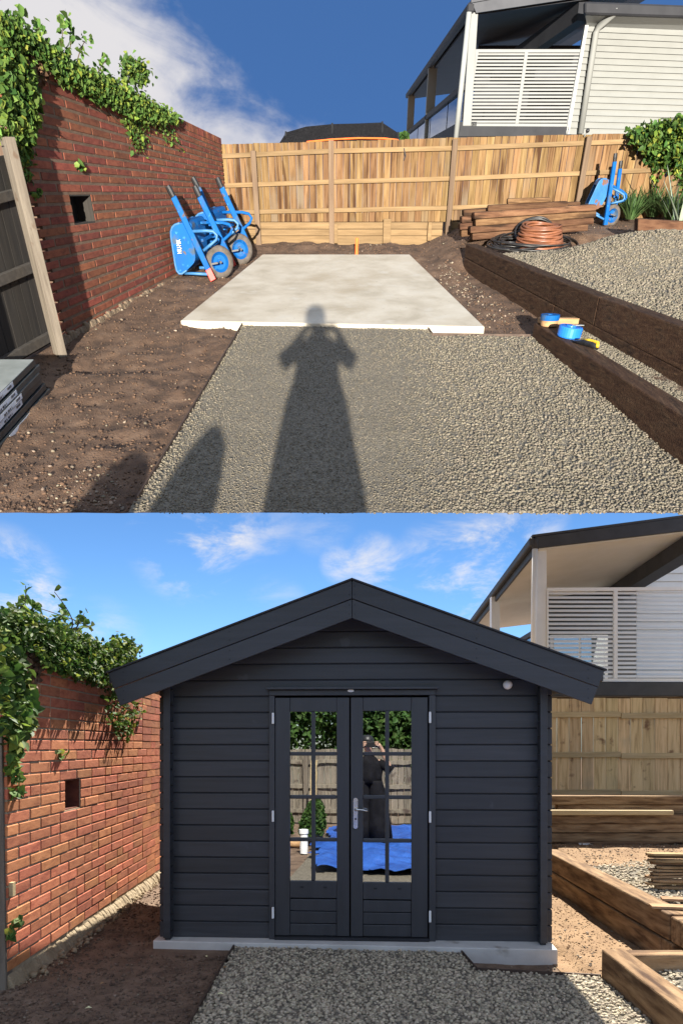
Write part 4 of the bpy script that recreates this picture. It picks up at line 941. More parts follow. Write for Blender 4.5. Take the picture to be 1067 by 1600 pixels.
# ================================================================== LOWER YARD (later)
place('B')
YAW = R(-2.7)
SO = V(0.093, 5.36, 0.05)                     # shed front wall, centre of its foot
cy, sy = math.cos(YAW), math.sin(YAW)
def S(x, y, z): return SO + V(x * cy - y * sy, x * sy + y * cy, z)

def inbed(x, y): return np.clip((x - 2.42) / .08, 0, 1) * np.clip((y - 4.85) / .08, 0, 1)
def heightB(x, y):
    n = .022 * fbm(x * 1.5, y * 1.5, 23, 3) + .012 * fbm(x * 7, y * 7, 29, 3)
    n = n * np.where((np.abs(x - .1) < 1.7) & (y > 5.1) & (y < 8.5), .2, 1)
    notch = ((x > .95) & (x < 1.76) & (y > 4.72) & (y < 5.35)) * .055
    low = np.clip((x - 1.86) / .06, 0, 1) * np.clip((4.68 - y) / .06, 0, 1) * .06
    return n - .012 - notch + np.maximum(inbed(x, y) * .35, low)
xsB = np.concatenate([[-30, -20, -12, -8, -5], np.arange(-3.2, 4.6, .05), [4.8, 5.5, 7, 9, 13, 20, 30]])
grid('soil_ground', xsB, np.concatenate([[-14, -10, -6, -4, -2, 0, 1, 2, 3], np.arange(3.3, 7, .05), np.arange(7, 11, .12), [12, 14, 18, 25, 40, 60]]), heightB, M['soil_b'])
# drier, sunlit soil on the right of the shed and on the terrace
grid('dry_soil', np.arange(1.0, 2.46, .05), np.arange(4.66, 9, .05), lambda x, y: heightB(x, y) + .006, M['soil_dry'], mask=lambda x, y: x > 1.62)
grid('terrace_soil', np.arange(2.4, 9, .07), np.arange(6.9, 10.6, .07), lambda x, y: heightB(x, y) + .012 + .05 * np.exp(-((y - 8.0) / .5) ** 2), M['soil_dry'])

gp = [(-.87, 3.2), (1.77, 3.2), (1.77, 4.61), (.96, 4.72), (.90, 5.22), (-.845, 5.30)]
def gH(x, y): return .012 + .008 * fbm(x * 3, y * 3, 2, 2)
obj('gravel_path', MB().box((-.87, -2.4, -.05), (1.77, 3.2, .012)), M['gravel_bed'], kind='structure')
grid('gravel_path', np.arange(-.95, 1.85, .04), np.arange(3.2, 5.4, .04), gH, M['gravel_bed'], mask=lambda x, y: inpoly(gp, x, y))
q = sample(gp, 15000, 51, 1.2); g = np.random.default_rng(9); sz = g.uniform(.008, .0165, len(q))
rocks('gravel_stones', np.column_stack([q, gH(q[:, 0], q[:, 1]) + g.uniform(-.004, .008, len(q))]), sz, M['gravel'], seed=21)
strip('garden_edging', 'thin dark steel edging between soil and gravel left of the shed door', [V(-.845, 5.27, 0), V(-.855, 4.6, 0), V(-.87, 3.3, 0)], .035, .01, -.04)
strip('garden_edging', 'stepped steel edging at the right front corner of the shed slab', [V(.915, 5.18, 0), V(.955, 4.74, 0), V(1.775, 4.60, 0)], .03, .01, -.04)

# terrace gravel
tb = [(2.52, 4.9), (6.0, 4.9), (6.0, 7.3), (4.2, 7.0), (3.3, 7.25), (2.54, 6.9)]
def tH(x, y): return .352 + .015 * fbm(x * 2, y * 2, 6, 2)
grid('gravel_bed', np.arange(2.45, 6, .06), np.arange(4.9, 7.3, .06), tH, M['gravel_bed'], mask=lambda x, y: inpoly(tb, x, y))
q = sample(tb, 8000, 53); sz = np.random.default_rng(3).uniform(.010, .019, len(q))
rocks('gravel_bed_stones', np.column_stack([q, tH(q[:, 0], q[:, 1]) + .006]), sz, M['gravel'], seed=22)
lb = [(1.9, 3.1), (3.2, 3.1), (3.2, 4.62), (1.9, 4.62)]
grid('lower_gravel_bed', np.arange(1.88, 3.3, .06), np.arange(3.1, 4.7, .06), lambda x, y: x * 0 + .09, M['gravel_bed'])
q = sample(lb, 2600, 55); sz = np.random.default_rng(4).uniform(.009, .018, len(q))
rocks('lower_bed_stones', np.column_stack([q, np.full(len(q), .098)]), sz, M['gravel'], seed=23)

q = sample([(-2.4, 3.4), (1.0, 3.4), (2.35, 4.8), (2.35, 8), (-2.4, 8)], 26000, 57, 1.6)
x, y = q[:, 0], q[:, 1]
k = ~inpoly(gp, x, y) & ~((np.abs(x - .08) < 1.62) & (y > 5.15)) & (x > -2.2) & ~((x > 1.74) & (y < 4.72))
q = q[k]; g = np.random.default_rng(12); sz = .004 + .013 * g.uniform(0, 1, len(q)) ** 4
dry = q[:, 0] > .95
rocks('soil_clods', np.column_stack([q[~dry], heightB(q[~dry, 0], q[~dry, 1]) + sz[~dry] * .3]), sz[~dry], M['soil_b_clod'], seed=24)
sel = (g.uniform(0, 1, len(q)) < .05) | (dry & (g.uniform(0, 1, len(q)) < .10))
rocks('soil_pebbles', np.column_stack([q[sel], heightB(q[sel, 0], q[sel, 1]) + .008]), .003 + .011 * g.uniform(0, 1, sel.sum()) ** 3, M['pebble'], seed=25, flat=(.3, .7))
q = sample([(2.6, 7.0), (6, 7.0), (6, 8.1), (2.6, 8.1)], 900, 59)
dq = sample([(1.64, 4.70), (1.77, 4.62), (2.34, 4.95), (2.34, 8), (1.72, 8), (1.70, 5.2)], 1500, 63)
rocks('dry_clods', np.column_stack([dq, heightB(dq[:, 0], dq[:, 1]) + .008]), .004 + .010 * np.random.default_rng(8).uniform(0, 1, len(dq)) ** 4, M['soil_dry_clod'], seed=41, flat=(.35, .7))
dq = sample([(2.55, 6.9), (6, 6.9), (6, 8.3), (2.55, 8.3)], 1800, 64)
rocks('terrace_clods', np.column_stack([dq, heightB(dq[:, 0], dq[:, 1]) + .014 + .05 * np.exp(-((dq[:, 1] - 8.0) / .5) ** 2)]), (.004) + .012 * np.random.default_rng(8).uniform(0, 1, len(dq)) ** 4, M['soil_dry_clod'], seed=42, flat=(.35, .7))
rocks('terrace_pebbles', np.column_stack([q, heightB(q[:, 0], q[:, 1]) + .03 + .05 * np.exp(-((q[:, 1] - 8.0) / .5) ** 2)]), .004 + .012 * np.random.default_rng(3).uniform(0, 1, len(q)) ** 3, M['pebble'], seed=26)

# fallen leaves
for i, (px, py, lab) in enumerate(((345, 1423, 'pale curled leaf lying on the gravel by the left edging'), (352, 1405, 'small orange leaf beside the left edging near the slab'), (322, 1457 - 2, 'light dry leaf on the dark soil before the slab'), (138, 1577, 'pale dry leaf lying on the dark soil at lower left'), (160, 1538, 'small tan leaf on the dark soil left of the edging'))):
    py = [1555, 1513, 1496, 1577, 1538][i]
    c = BG(px, py, .035 if i < 2 else .02); t = thing('fallen_leaf', lab, 'leaf', c)
    s_ = .022; a = 1.1 * i
    mb = MB().add([c + V(-s_ * math.cos(a), -s_ * math.sin(a), .004), c + V(s_ * .5 * math.sin(a), -s_ * .5 * math.cos(a), .012), c + V(s_ * math.cos(a), s_ * math.sin(a), .002), c + V(-s_ * .5 * math.sin(a), s_ * .5 * math.cos(a), .012)], [(0, 1, 2), (0, 2, 3)])
    obj('blade', mb, M['offcut'] if i in (1, 4) else M['lettering'], t)

# slab
sp = [S(-1.585, -.11, 0), S(1.555, -.20, 0), S(1.60, 3.0, 0), S(-1.585, 3.0, 0)]
obj('concrete_slab', MB().prism(sp, (0, 0, -.17)), M['concrete_b'], bevel=.008, seg=2, base=SO, kind='structure')

# ------------------------------------------------------------------ the shed
shed = thing('garden_shed', 'dark charcoal timber shed with glazed double doors on the concrete slab', 'shed', SO)
def sbox(name, a, b, m='shed', parent=None, bevel=.004, seg=2):
    (x0, y0, z0), (x1, y1, z1) = a, b
    mb = MB().hexa([S(x0, y0, z0), S(x1, y0, z0), S(x1, y1, z0), S(x0, y1, z0), S(x0, y0, z1), S(x1, y0, z1), S(x1, y1, z1), S(x0, y1, z1)])
    return obj(name, mb, M[m], parent or shed, bevel=bevel, seg=seg)
BH = .1296; GAPZ = .010; WT = 1.475
RP = 2.796; RS = math.tan(R(20.3))
roofz = lambda x: RP - RS * abs(x)
DX0, DX1, DZ = -.67, .65, 1.99
# front wall boards
for r in range(21):
    z0, z1 = r * BH + .004, (r + 1) * BH - GAPZ + .004
    if r == 0: z0 = .0
    ins = .0
    if z1 < DZ - .02:
        sbox('wall_board', (-WT - .09, 0, z0), (DX0, .045, z1)); sbox('wall_board', (DX1, 0, z0), (WT + .09, .045, z1)); continue
    top_lim = lambda x: roofz(x) - .085
    xa = WT + .09
    def xm(z): return (RP - .085 - z) / RS
    e0, e1 = min(xa, xm(z0)), min(xa, xm(z1))
    if e0 < .03: break
    zc = z1 if e1 > .0 else RP - .085
    if e1 <= 0: poly = [(-e0, z0), (e0, z0), (0, RP - .085)]
    else: poly = [(-e0, z0), (e0, z0), (e1, z1), (-e1, z1)]
    if z0 < DZ and z1 > DZ:        # the course the door frame cuts into
        poly = [(-e0, z0), (DX0, z0), (DX0, DZ), (DX1, DZ), (DX1, z0), (e0, z0), (e1, z1), (-e1, z1)]
    obj('wall_board', MB().prism([S(px_, 0, pz_) for px_, pz_ in poly], (S(0, .045, 0) - S(0, 0, 0))), M['shed'], shed, bevel=.004, seg=2)
obj('wall_core', MB().prism([S(*p) for p in ((-WT, .010, 0), (DX0, .010, 0), (DX0, .010, DZ), (DX1, .010, DZ), (DX1, .010, 0), (WT, .010, 0), (WT, .010, roofz(WT) - .1), (0, .010, RP - .1), (-WT, .010, roofz(WT) - .1))], S(0, .028, 0) - S(0, 0, 0)), M['shed_dark'], shed)
# side walls, their ends crossing in front
for sx in (-1, 1):
    for r in range(17):
        z0 = r * BH - BH / 2 if r else 0; z1 = r * BH + BH / 2 - GAPZ
        if z1 > roofz(WT) - .1: z1 = roofz(WT + .05) - .1
        if z1 - z0 < .02: continue
        sbox('wall_board', (sx * WT - .0225, -.085, z0), (sx * WT + .0225, 2.85, z1))
    x0_, x1_ = sorted((sx * (WT + .024), sx * (WT + .082))); sbox('corner_core', (x0_, .014, 0), (x1_, .032, roofz(WT) - .16), 'shed_dark', bevel=0)
    sbox('corner_strip', (sx * (WT - .0) - .028, -.108, .02), (sx * (WT - .0) + .028, -.088, roofz(WT) - .16))
    sbox('side_core', (sx * WT - .012, .03, 0), (sx * WT + .012, 2.8, roofz(WT) - .1), 'shed_dark', bevel=0)
obj('back_wall', MB().prism([S(*p) for p in ((-WT, 2.75, 0), (WT, 2.75, 0), (WT, 2.75, roofz(WT) - .1), (0, 2.75, RP - .1), (-WT, 2.75, roofz(WT) - .1))], S(0, .045, 0) - S(0, 0, 0)), M['interior'], shed)
sbox('floor', (-WT + .03, .05, .004), (WT - .03, 2.74, .02), 'interior', bevel=0)
# roof
for sx in (-1, 1):
    ex = 1.87
    def rp(x, y, dz): return S(x, y, roofz(x) + dz)
    obj('roof_panel', MB().hexa([rp(0, -.27, -.075), rp(sx * ex, -.27, -.075), rp(sx * ex, 3.0, -.075), rp(0, 3.0, -.075), rp(0, -.27, -.004), rp(sx * ex, -.27, -.004), rp(sx * ex, 3.0, -.004), rp(0, 3.0, -.004)]), M['shed'], shed)
    obj('roof_felt', MB().hexa([rp(0, -.315, .002), rp(sx * (ex + .012), -.315, .002), rp(sx * (ex + .012), 3.02, .002), rp(0, 3.02, .002), rp(0, -.315, .014), rp(sx * (ex + .012), -.315, .014), rp(sx * (ex + .012), 3.02, .014), rp(0, 3.02, .014)]), M['felt'], shed)
    # two barge boards, ends cut square to the slope
    n_ = V(math.sin(R(20.3)), math.cos(R(20.3)))
    for a0, a1, y0 in ((0, .130, -.300), (.134, .268, -.295)):
        def bp(u, w_): 
            x = u; z = RP - RS * u - w_ / math.cos(R(20.3)); return x, z
        def endp(w_): return ex - w_ * math.sin(R(20.3)), roofz(ex) - w_ * math.cos(R(20.3))
        tx0, tz0 = endp(a0); tx1, tz1 = endp(a1)
        poly = [(.0015, RP - a0 / math.cos(R(20.3))), (tx0, tz0), (tx1, tz1), (.0015, RP - a1 / math.cos(R(20.3)))]
        bb = obj('barge_board', MB().prism([S(sx * px_, y0, pz_) for px_, pz_ in poly], S(0, .022, 0) - S(0, 0, 0)), M['shed'], shed, bevel=.004, seg=2)
        nm = MB()
        for u in (.02, .93, 1.75):
            for w_ in (a0 + .035, a1 - .035):
                x, z = u, RP - RS * u - w_ / math.cos(R(20.3)); nm.lathe(S(sx * x, y0 - .0015, z), S(0, -1, 0) - S(0, 0, 0), [(.0045, 0), (.0045, .0015)], 6)
        obj('nail_heads', nm, M['shed_dark'], bb, kind='stuff')
for px_ in (-1.32, -.62, 0, .62, 1.32):
    z = roofz(px_) - .082; sbox('purlin', (px_ - .03, -.27, z - .12), (px_ + .03, .0, z - .012 - RS * .03))
# door frame
sbox('door_jamb', (DX0, -.035, .0), (DX0 + .045, .05, DZ - .045), 'shed_door'); sbox('door_jamb', (DX1 - .05, -.035, .0), (DX1, .05, DZ - .045), 'shed_door')
sbox('door_head', (DX0, -.035, DZ - .043), (DX1, .05, DZ), 'shed_door'); sbox('drip_cap', (DX0 - .018, -.075, DZ + .002), (DX1 + .018, .03, DZ + .022), 'shed_door')
sbox('threshold', (DX0 + .046, -.05, .0), (DX1 - .051, .06, .022), 'shed_dark')
bz = S(-.03, -.05, DZ - .012)
obj('door_badge', MB().add(*(lambda n: ([S(-.018 + .026 * math.cos(2 * math.pi * i / n), -.037 - d_, DZ - .008 + .010 * math.sin(2 * math.pi * i / n)) for d_ in (0, .006) for i in range(n)], [tuple(range(n)), tuple(range(n, 2 * n))] + [(i, (i + 1) % n, n + (i + 1) % n, n + i) for i in range(n)]))(20)), M['white'], shed)
def leaf(x0, x1, gx0, gx1, gz0, gz1, rows, hinge_x, hz):
    y0, y1 = -.022, .022
    d = obj('door', MB().box((0, 0, 0), (0, 0, 0)) if False else MB(), M['shed_door'], shed) if False else None
    mb = MB()
    def bx(a, b):
        (p, q_, r_), (p2, q2, r2) = a, b
        mb.hexa([S(p, q_, r_), S(p2, q_, r_), S(p2, q2, r_), S(p, q2, r_), S(p, q_, r2), S(p2, q_, r2), S(p2, q2, r2), S(p, q2, r2)])
    bx((x0, y0, .03), (gx0 - .002, y1, 1.93)); bx((gx1 + .002, y0, .03), (x1, y1, 1.93))      # stiles
    bx((gx0, y0, gz1 + .002), (gx1, y1, 1.93)); bx((gx0, y0, gz0 - .135), (gx1, y1, gz0 - .002))  # rails
    d = obj('door', mb, M['shed_door'], shed, bevel=.003, seg=2)
    zb = gz0 - .14; hh = (zb - .03) / 3
    for i in range(3): sbox('panel_board', (gx0, y0 + .006, .03 + i * hh), (gx1, y1 - .006, .03 + (i + 1) * hh - .006), 'shed_door', d, bevel=.004)
    xm_ = (gx0 + gx1) / 2
    sbox('muntin', (xm_ - .016, y0 + .002, gz0), (xm_ + .016, y1 - .002, gz1), 'shed_door', d, bevel=.006)
    zs = [gz0] + rows + [gz1]
    for z in rows: sbox('muntin', (gx0, y0 + .004, z - .015), (gx1, y1 - .004, z + .015), 'shed_door', d, bevel=.006)
    for i in range(4):
        for a, b in ((gx0, xm_ - .0155), (xm_ + .0155, gx1)):
            z0, z1 = zs[i] + (.0155 if i else 0), zs[i + 1] - (.0155 if i < 3 else 0)
            sbox('pane', (a - .004, -.003, z0 - .004), (b + .004, .003, z1 + .004), 'pane', d, bevel=0)
    for fx_ in (.25, .75):
        xx = gx0 + (gx1 - gx0) * fx_ - .012; sbox('weep_slot', (xx, y0 - .004, gz0 - .055), (xx + .028, y0 + .01, gz0 - .043), 'shed_dark', d, bevel=0)
    for z in hz: obj('hinge', MB().lathe(S(hinge_x, -.043, z - .045), (0, 0, 1), [(.006, 0), (.0095, .003), (.0095, .087), (.006, .09)], 10), M['white'], d, smooth=False)
    return d
rowsL = [(1470 - p) / 197 for p in (1313, 1246, 1178)]
leaf(-.622, -.030, -.5025, -.132, .467, 1.817, rowsL, -.637, [1.765, .985, .215])
rowsR = [(1474 - p) / 197 for p in (1318, 1250, 1182)]
dr = leaf(-.018, .590, .080, .460, .462, 1.822, rowsR, .606, [1.770, .985, .200])
hx = .020
pl = obj('handle_plate', MB().add(*(lambda pts: ([S(hx + a, -.024 - d_, 1.01 + b) for d_ in (0, .006) for a, b in pts], [tuple(range(len(pts))), tuple(range(len(pts), 2 * len(pts)))] + [(i, (i + 1) % len(pts), len(pts) + (i + 1) % len(pts), len(pts) + i) for i in range(len(pts))]))([(.018 * math.cos(t_), (.105 if math.sin(t_) >= 0 else -.105) + .018 * math.sin(t_)) for t_ in np.linspace(0, 2 * math.pi, 24, endpoint=False)])), M['steel'], dr)
obj('lever', MB().tube([S(hx, -.03, 1.04), S(hx, -.062, 1.04), S(hx + .02, -.07, 1.042), S(hx + .06, -.07, 1.040), S(hx + .095, -.068, 1.030)], [.010, .009, .008, .007, .006], 8), M['steel'], dr, smooth=True)
obj('keyhole', MB().lathe(S(hx, -.031, .965), S(0, -1, 0) - S(0, 0, 0), [(.008, 0), (.008, .003)], 10), M['black'], dr)
c = S(1.208, -.004, 2.02)
gl = obj('wall_light', MB().lathe(c + V(0, -.005, 0), (0, -1, .1), [(.016, 0), (.030, .012), (.036, .03), (.033, .05), (.022, .062), (.008, .066)], 18), M['white'], shed, smooth=True)

# ------------------------------------------------------------------ brick wall on the left
XW = -2.2
bw = thing('brick_wall', 'red brick wall with pale mortar left of the dark shed', 'brick wall', V(XW, 5, 0))
NCB = 28; CH = 2.28 / NCB; BL = .335; cells = []; JN = .010
vy = (BX(101, 1230, XW)[1], BX(126, 1230, XW)[1]); vz = (BX(115, 1262, XW)[2], BX(115, 1220, XW)[2])
r0 = round((vz[0] - .10) / CH); vz = (.10 + CH * r0, .10 + CH * (r0 + 3))
for r in range(NCB):
    z0, z1 = .10 + r * CH, .10 + (r + 1) * CH - JN
    y = 4.42 - (BL / 2 if r % 2 else 0)
    while y < 9.3:
        L_ = BL
        if random.random() < .06: L_ = BL / 2
        a, b = max(y, 4.42), y + L_ - .016
        y += L_
        if b - a < .03: continue
        if z1 > vz[0] and z0 < vz[1]:
            if a < vy[1] and b > vy[0]:
                if a < vy[0] - .03: cells.append((a, vy[0], z0, z1))
                if b > vy[1] + .03: cells.append((vy[1], b, z0, z1))
                continue
        cells.append((a, b, z0, z1))
y = 4.42
while y < 9.3: cells.append((y, y + .10, 2.39, 2.50)); y += .115
cells.sort(key=lambda q: q[0] + (0 if q[0] < 8.2 else 50))
unit = {}
many = MB()
for i, (a, b, z0, z1) in enumerate(cells):
    pr = .004 * random.random()
    p = [(XW - .10, a, z0), (XW + pr, a + .003 * random.random(), z0 + .003 * random.random()), (XW + pr + .002, b, z0 + .002), (XW - .10, b, z0)]
    p += [(p[0][0], p[0][1], z1), (p[1][0], p[1][1], z1 - .002 * random.random()), (p[2][0], p[2][1], z1), (p[3][0], p[3][1], z1)]
    if i < 300: obj('brick', MB().hexa(p), M['brick'], bw, bevel=.004)
    else: many.hexa(p)
obj('brickwork', many, M['brick_many'], bw, kind='stuff')
mb = MB()
for (a, b, z0, z1) in ((4.425, vy[0], 0, 2.39), (vy[1], 9.3, 0, 2.39), (vy[0], vy[1], 0, vz[0]), (vy[0], vy[1], vz[1], 2.39)): mb.box((XW - .30, a, z0), (XW - .003, b, z1))
obj('mortar', mb, M['mortar'], bw)
obj('vent_shade_lining', MB().box((XW - .25, vy[1] - .012, vz[0]), (XW - .012, vy[1] + .0, vz[1])).box((XW - .25, vy[0], vz[1] - .012), (XW - .012, vy[1] - .014, vz[1])).box((XW - .25, vy[0], vz[0]), (XW - .012, vy[1] - .014, vz[0] + .01)), M['brick_shaded'], bw)  # lining in darkened brick, shade of the hole put into its colour
obj('vent_shade_back', MB().box((XW - .29, vy[0] - .02, vz[0] - .02), (XW - .24, vy[1] + .02, vz[1] + .02)), M['black'], bw)  # black panel paints the shade at the back of the vent
mb = MB(); y = 4.42
while y < 9:
    w = .05 + .05 * random.random(); o_ = .03 + .025 * random.random(); h = .04 + .025 * random.random()
    mb.hexa([(XW - .01, y, -.03), (XW + o_ + .03, y, -.03), (XW + o_ + .03, y + w, -.03), (XW - .01, y + w, -.03), (XW - .01, y, h + .03), (XW + o_ * .5, y, h), (XW + o_ * .5, y + w, h), (XW - .01, y + w, h + .03)]); y += w * .9
obj('footing', mb, M['footing'], bw, bevel=.015, seg=2)
# loose rubble along the foot
q = sample([(XW + .02, 4.5), (XW + .16, 4.5), (XW + .12, 8), (XW + .02, 8)], 240, 61)
rocks('wall_rubble', np.column_stack([q, np.full(len(q), .01)]), .006 + .022 * np.random.default_rng(5).uniform(0, 1, len(q)) ** 2, M['footing'], seed=31)

def pickB(px, py, off):
    p = BX(px, py, XW) if px < 500 else BY(px, py, 5); return p + (OB - p) / np.linalg.norm(OB - p) * off
ivb = ivy('ivy', 'bright green ivy crowning the brick wall beside the shed roof', pickB, [
    ([(0, 955), (25, 952), (60, 965), (110, 985), (150, 1005), (175, 1012), (205, 1020), (208, 1040), (190, 1065), (165, 1072), (135, 1062), (100, 1052), (75, 1040), (55, 1020), (30, 1005), (0, 1000)], 4600, .031, (-.05, .30)),
    ([(80, 985), (150, 1010), (190, 1040), (150, 1060), (95, 1040)], 1500, .031, (.0, .32)),
    ([(165, 1005), (195, 995), (215, 1010), (212, 1030), (175, 1030)], 330, .033, (-.1, .2)),
    ([(0, 985), (28, 1000), (45, 1060), (55, 1110), (50, 1140), (35, 1165), (18, 1165), (0, 1145)], 700, .048, (.02, .35)),
    ([(18, 1140), (40, 1145), (32, 1190), (18, 1188)], 70, .05, (.02, .2)),
    ([(14, 1180), (36, 1190), (34, 1245), (16, 1240)], 50, .05, (.02, .2)),
    ([(165, 1065), (180, 1070), (218, 1098), (215, 1130), (200, 1152), (178, 1148), (172, 1110)], 300, .030, (.02, .2)),
    ([(84, 1176), (104, 1176), (102, 1186), (86, 1188)], 14, .04, (.0, .08)),
    ([(15, 1440), (33, 1430), (30, 1465), (18, 1470)], 14, .045, (.0, .1))], mats=('leaf', 'leaf_yellow', 'leaf_dark'))
g = np.random.default_rng(44)
for a, b, c in (((25, 958), (44, 945), (40, 915)), ((95, 990), (135, 985), (85, 925)), ((118, 985), (125, 970), (132, 958)), ((40, 962), (50, 955), (56, 945)), ((90, 975), (95, 965), (102, 955)), ((145, 985), (140, 975), (60, 950)), ((180, 1015), (190, 1000), (218, 1008))):
    P_ = [pickB(*a, .05), pickB(*b, .08), pickB(*c, .1)]
    pts = [lerp(lerp(P_[0], P_[1], u), lerp(P_[1], P_[2], u), u) for u in np.linspace(0, 1, 8)]
    obj('stem', MB().tube(pts, [.0075 - .0007 * i for i in range(8)], 5), M['stem'], ivb)
    lp = [pts[i] + g.normal(0, .022, 3) for i in range(1, 8) for _ in range(2)]
    leaves('foliage', np.array(lp), np.tile(V(.3, -.5, .7), (len(lp), 1)), np.full(len(lp), .045), M['leaf'], ivb, seed=int(a[0]))
dd = sample([(34, 1010), (62, 1020), (66, 1050), (52, 1075), (38, 1075), (30, 1040)], 170, 5)
leaves('dead_foliage', np.array([pickB(q_[0], q_[1], g.uniform(.02, .18)) for q_ in dd]), np.tile(V(.3, -.6, .3), (len(dd), 1)), np.full(len(dd), .045), M['leaf_dead'], ivb, kind='stuff')
for a, b in (((170, 1060), (192, 1150)), ((185, 1060), (214, 1110)), ((60, 1000), (75, 1050))):
    P_ = [lerp(pickB(*a, .12), pickB(*b, .04), u) for u in np.linspace(0, 1, 6)]
    obj('stem', MB().tube(P_, .005, 5), M['stem'], ivb)
p = BG(9, 1541)
t = thing('timber_post', 'grey weathered post at the near end of the brick wall, left edge', 'post', V(p[0] - .04, 4.42, 0))
obj('post', MB().hexa([V(p[0] - .16, 4.40, -.05), V(p[0] + .035, 4.40, -.05), V(p[0] + .035, 4.50, -.05), V(p[0] - .16, 4.50, -.05), V(p[0] - .19, 4.40, 1.66), V(p[0] + .008, 4.40, 1.66), V(p[0] + .008, 4.50, 1.66), V(p[0] - .19, 4.50, 1.66)]), M['grey_timber'], t, bevel=.006, seg=2)
obj('batten', MB().box((p[0] + .02, 4.44, .60), (p[0] + .06, 4.48, .69)), M['rail_b'], t)

# ------------------------------------------------------------------ right side: sleeper walls, timber piles, fence
def sl(name, label, boxes, m, group=None, cat='retaining wall'):
    t = thing(name, label, cat, V(*boxes[0][0]), group)
    for a, b in boxes:
        j = [random.uniform(-.006, .006) for _ in range(8)]
        (x0, y0, z0), (x1, y1, z1) = a, b
        p = [(x0 + j[0], y0, z0), (x1, y0, z0), (x1, y1, z0), (x0 + j[1], y1, z0), (x0 + j[2], y0, z1 + j[3]), (x1, y0, z1 + j[4]), (x1, y1, z1 + j[5]), (x0 + j[6], y1, z1 + j[7])]
        obj('sleeper', MB().hexa(p), M[m], t, bevel=.012, seg=2)
    return t
wl = sl('retaining_wall', 'two course sleeper retaining wall running back beside the shed on the right', [((2.35, 4.83, .193), (2.53, 9.0, .385)), ((2.345, 4.95, -.03), (2.53, 9.0, .187))], 'sleeper_b')
for a, b in (((2.36, 4.64, .19), (4.6, 4.82, .375)), ((2.35, 4.78, -.03), (4.6, 4.94, .186))):
    obj('sleeper', MB().box(a, b), M['sleeper_bx'], wl, bevel=.012, seg=2)
w2_ = sl('retaining_wall', 'low sleeper corner in the right foreground holding pale gravel', [((1.78, 2.9, -.03), (1.93, 4.60, .212))], 'sleeper_b')
obj('sleeper', MB().box((1.935, 4.48, -.03), (2.9, 4.60, .20)), M['sleeper_bx'], w2_, bevel=.012, seg=2)
# pile of long sleepers
names = ['lowest', 'second', 'third', 'fourth', 'topmost']
for k in range(5):
    z0 = .41 + .112 * k; dx = [0, .05, -.1, .3, -.05][k]
    t = sl('timber_sleeper', f'{names[k]} long brown sleeper in the pile below the back fence right of the shed', [((2.4 + dx, 8.25 + .03 * (k % 2) + (.12 if k > 2 else 0), z0), (6.2 + dx * 3, 8.50 + .03 * (k % 2), z0 + .108))], 'sleeper_bx', 'long sleepers piled right of the shed', 'sleeper')
t = sl('timber_sleeper', 'thin pale timber lying on the front of the sleeper pile by the shed', [((2.5, 8.18, .41 + .336), (4.05, 8.235, .41 + .40))], 'rail_b', None, 'timber')
c = BG(912, 1321, .38); t = thing('spacer_block', 'small white block on the soil under the sleeper pile', 'block', c)
obj('block', MB().hexa([c + V(-.07, -.04, -.01), c + V(.06, -.06, -.01), c + V(.09, .04, -.01), c + V(-.05, .05, -.01), c + V(-.07, -.04, .02), c + V(.06, -.06, .02), c + V(.09, .04, .02), c + V(-.05, .05, .02)]), M['white'], t, bevel=.003)
# stack of loose palings, pointed ends to the left
g = np.random.default_rng(8)
lab = ['palest', 'wide', 'grey', 'short', 'dark', 'slim', 'warped', 'knotty', 'long', 'split', 'low']
yy = 5.72
ends = [1025, 1013, 1020, 1012, 1021, 1016, 1026, 1018, 1013, 1015, 1011]
for k in range(11):
    z0 = .372 + .026 * k; px = ends[k]; y0 = yy + .02 * math.sin(3 * k) + .018 * k; x0 = (px - PX) / F * y0 + .01
    pos = ['at the very bottom of', 'second from the bottom of', 'third from the bottom of', 'fourth from the bottom of', 'fifth from the bottom of', 'in the middle of', 'fifth from the top of', 'fourth from the top of', 'third from the top of', 'second from the top of', 'on the very top of'][k]
    t = thing('loose_paling', f'loose timber paling {pos} the stack at the right edge', 'paling', V(x0, y0, z0), 'loose palings stacked on the terrace gravel')
    a = g.uniform(-.20, .16); L_ = 1.5; w = .10; th_ = .019
    d = V(math.cos(a), math.sin(a), 0); s_ = V(-math.sin(a), math.cos(a), 0); o_ = V(x0, y0, z0)
    poly = [o_ + s_ * .025, o_ + d * .05 - s_ * 0, o_ + d * L_, o_ + d * L_ + s_ * w, o_ + d * .05 + s_ * w, o_ + s_ * (w - .025)]
    poly[1] = o_ + d * .045; poly[0] = o_ + s_ * .028
    obj('paling', MB().prism(poly, (0, 0, th_)), M['stack'], t, bevel=.002)
for k, (px, py, dx, lab_) in enumerate(((1020, 1421, .0, 'paling offcut lying across the corner of the retaining wall at right'), (1037, 1409, .0, 'stubby paling offcut propped beside the stack at the right edge'))):
    c = BG(px, py, .385 if k == 0 else .375) + V(0, .04, 0); t = thing('loose_paling', lab_, 'paling', c)
    obj('paling', MB().beam(c + V(0, .0, .012), c + V(.7, -.12 - .1 * k, .012 + .02 * k), .10, .02), M['stack'], t, bevel=.002)

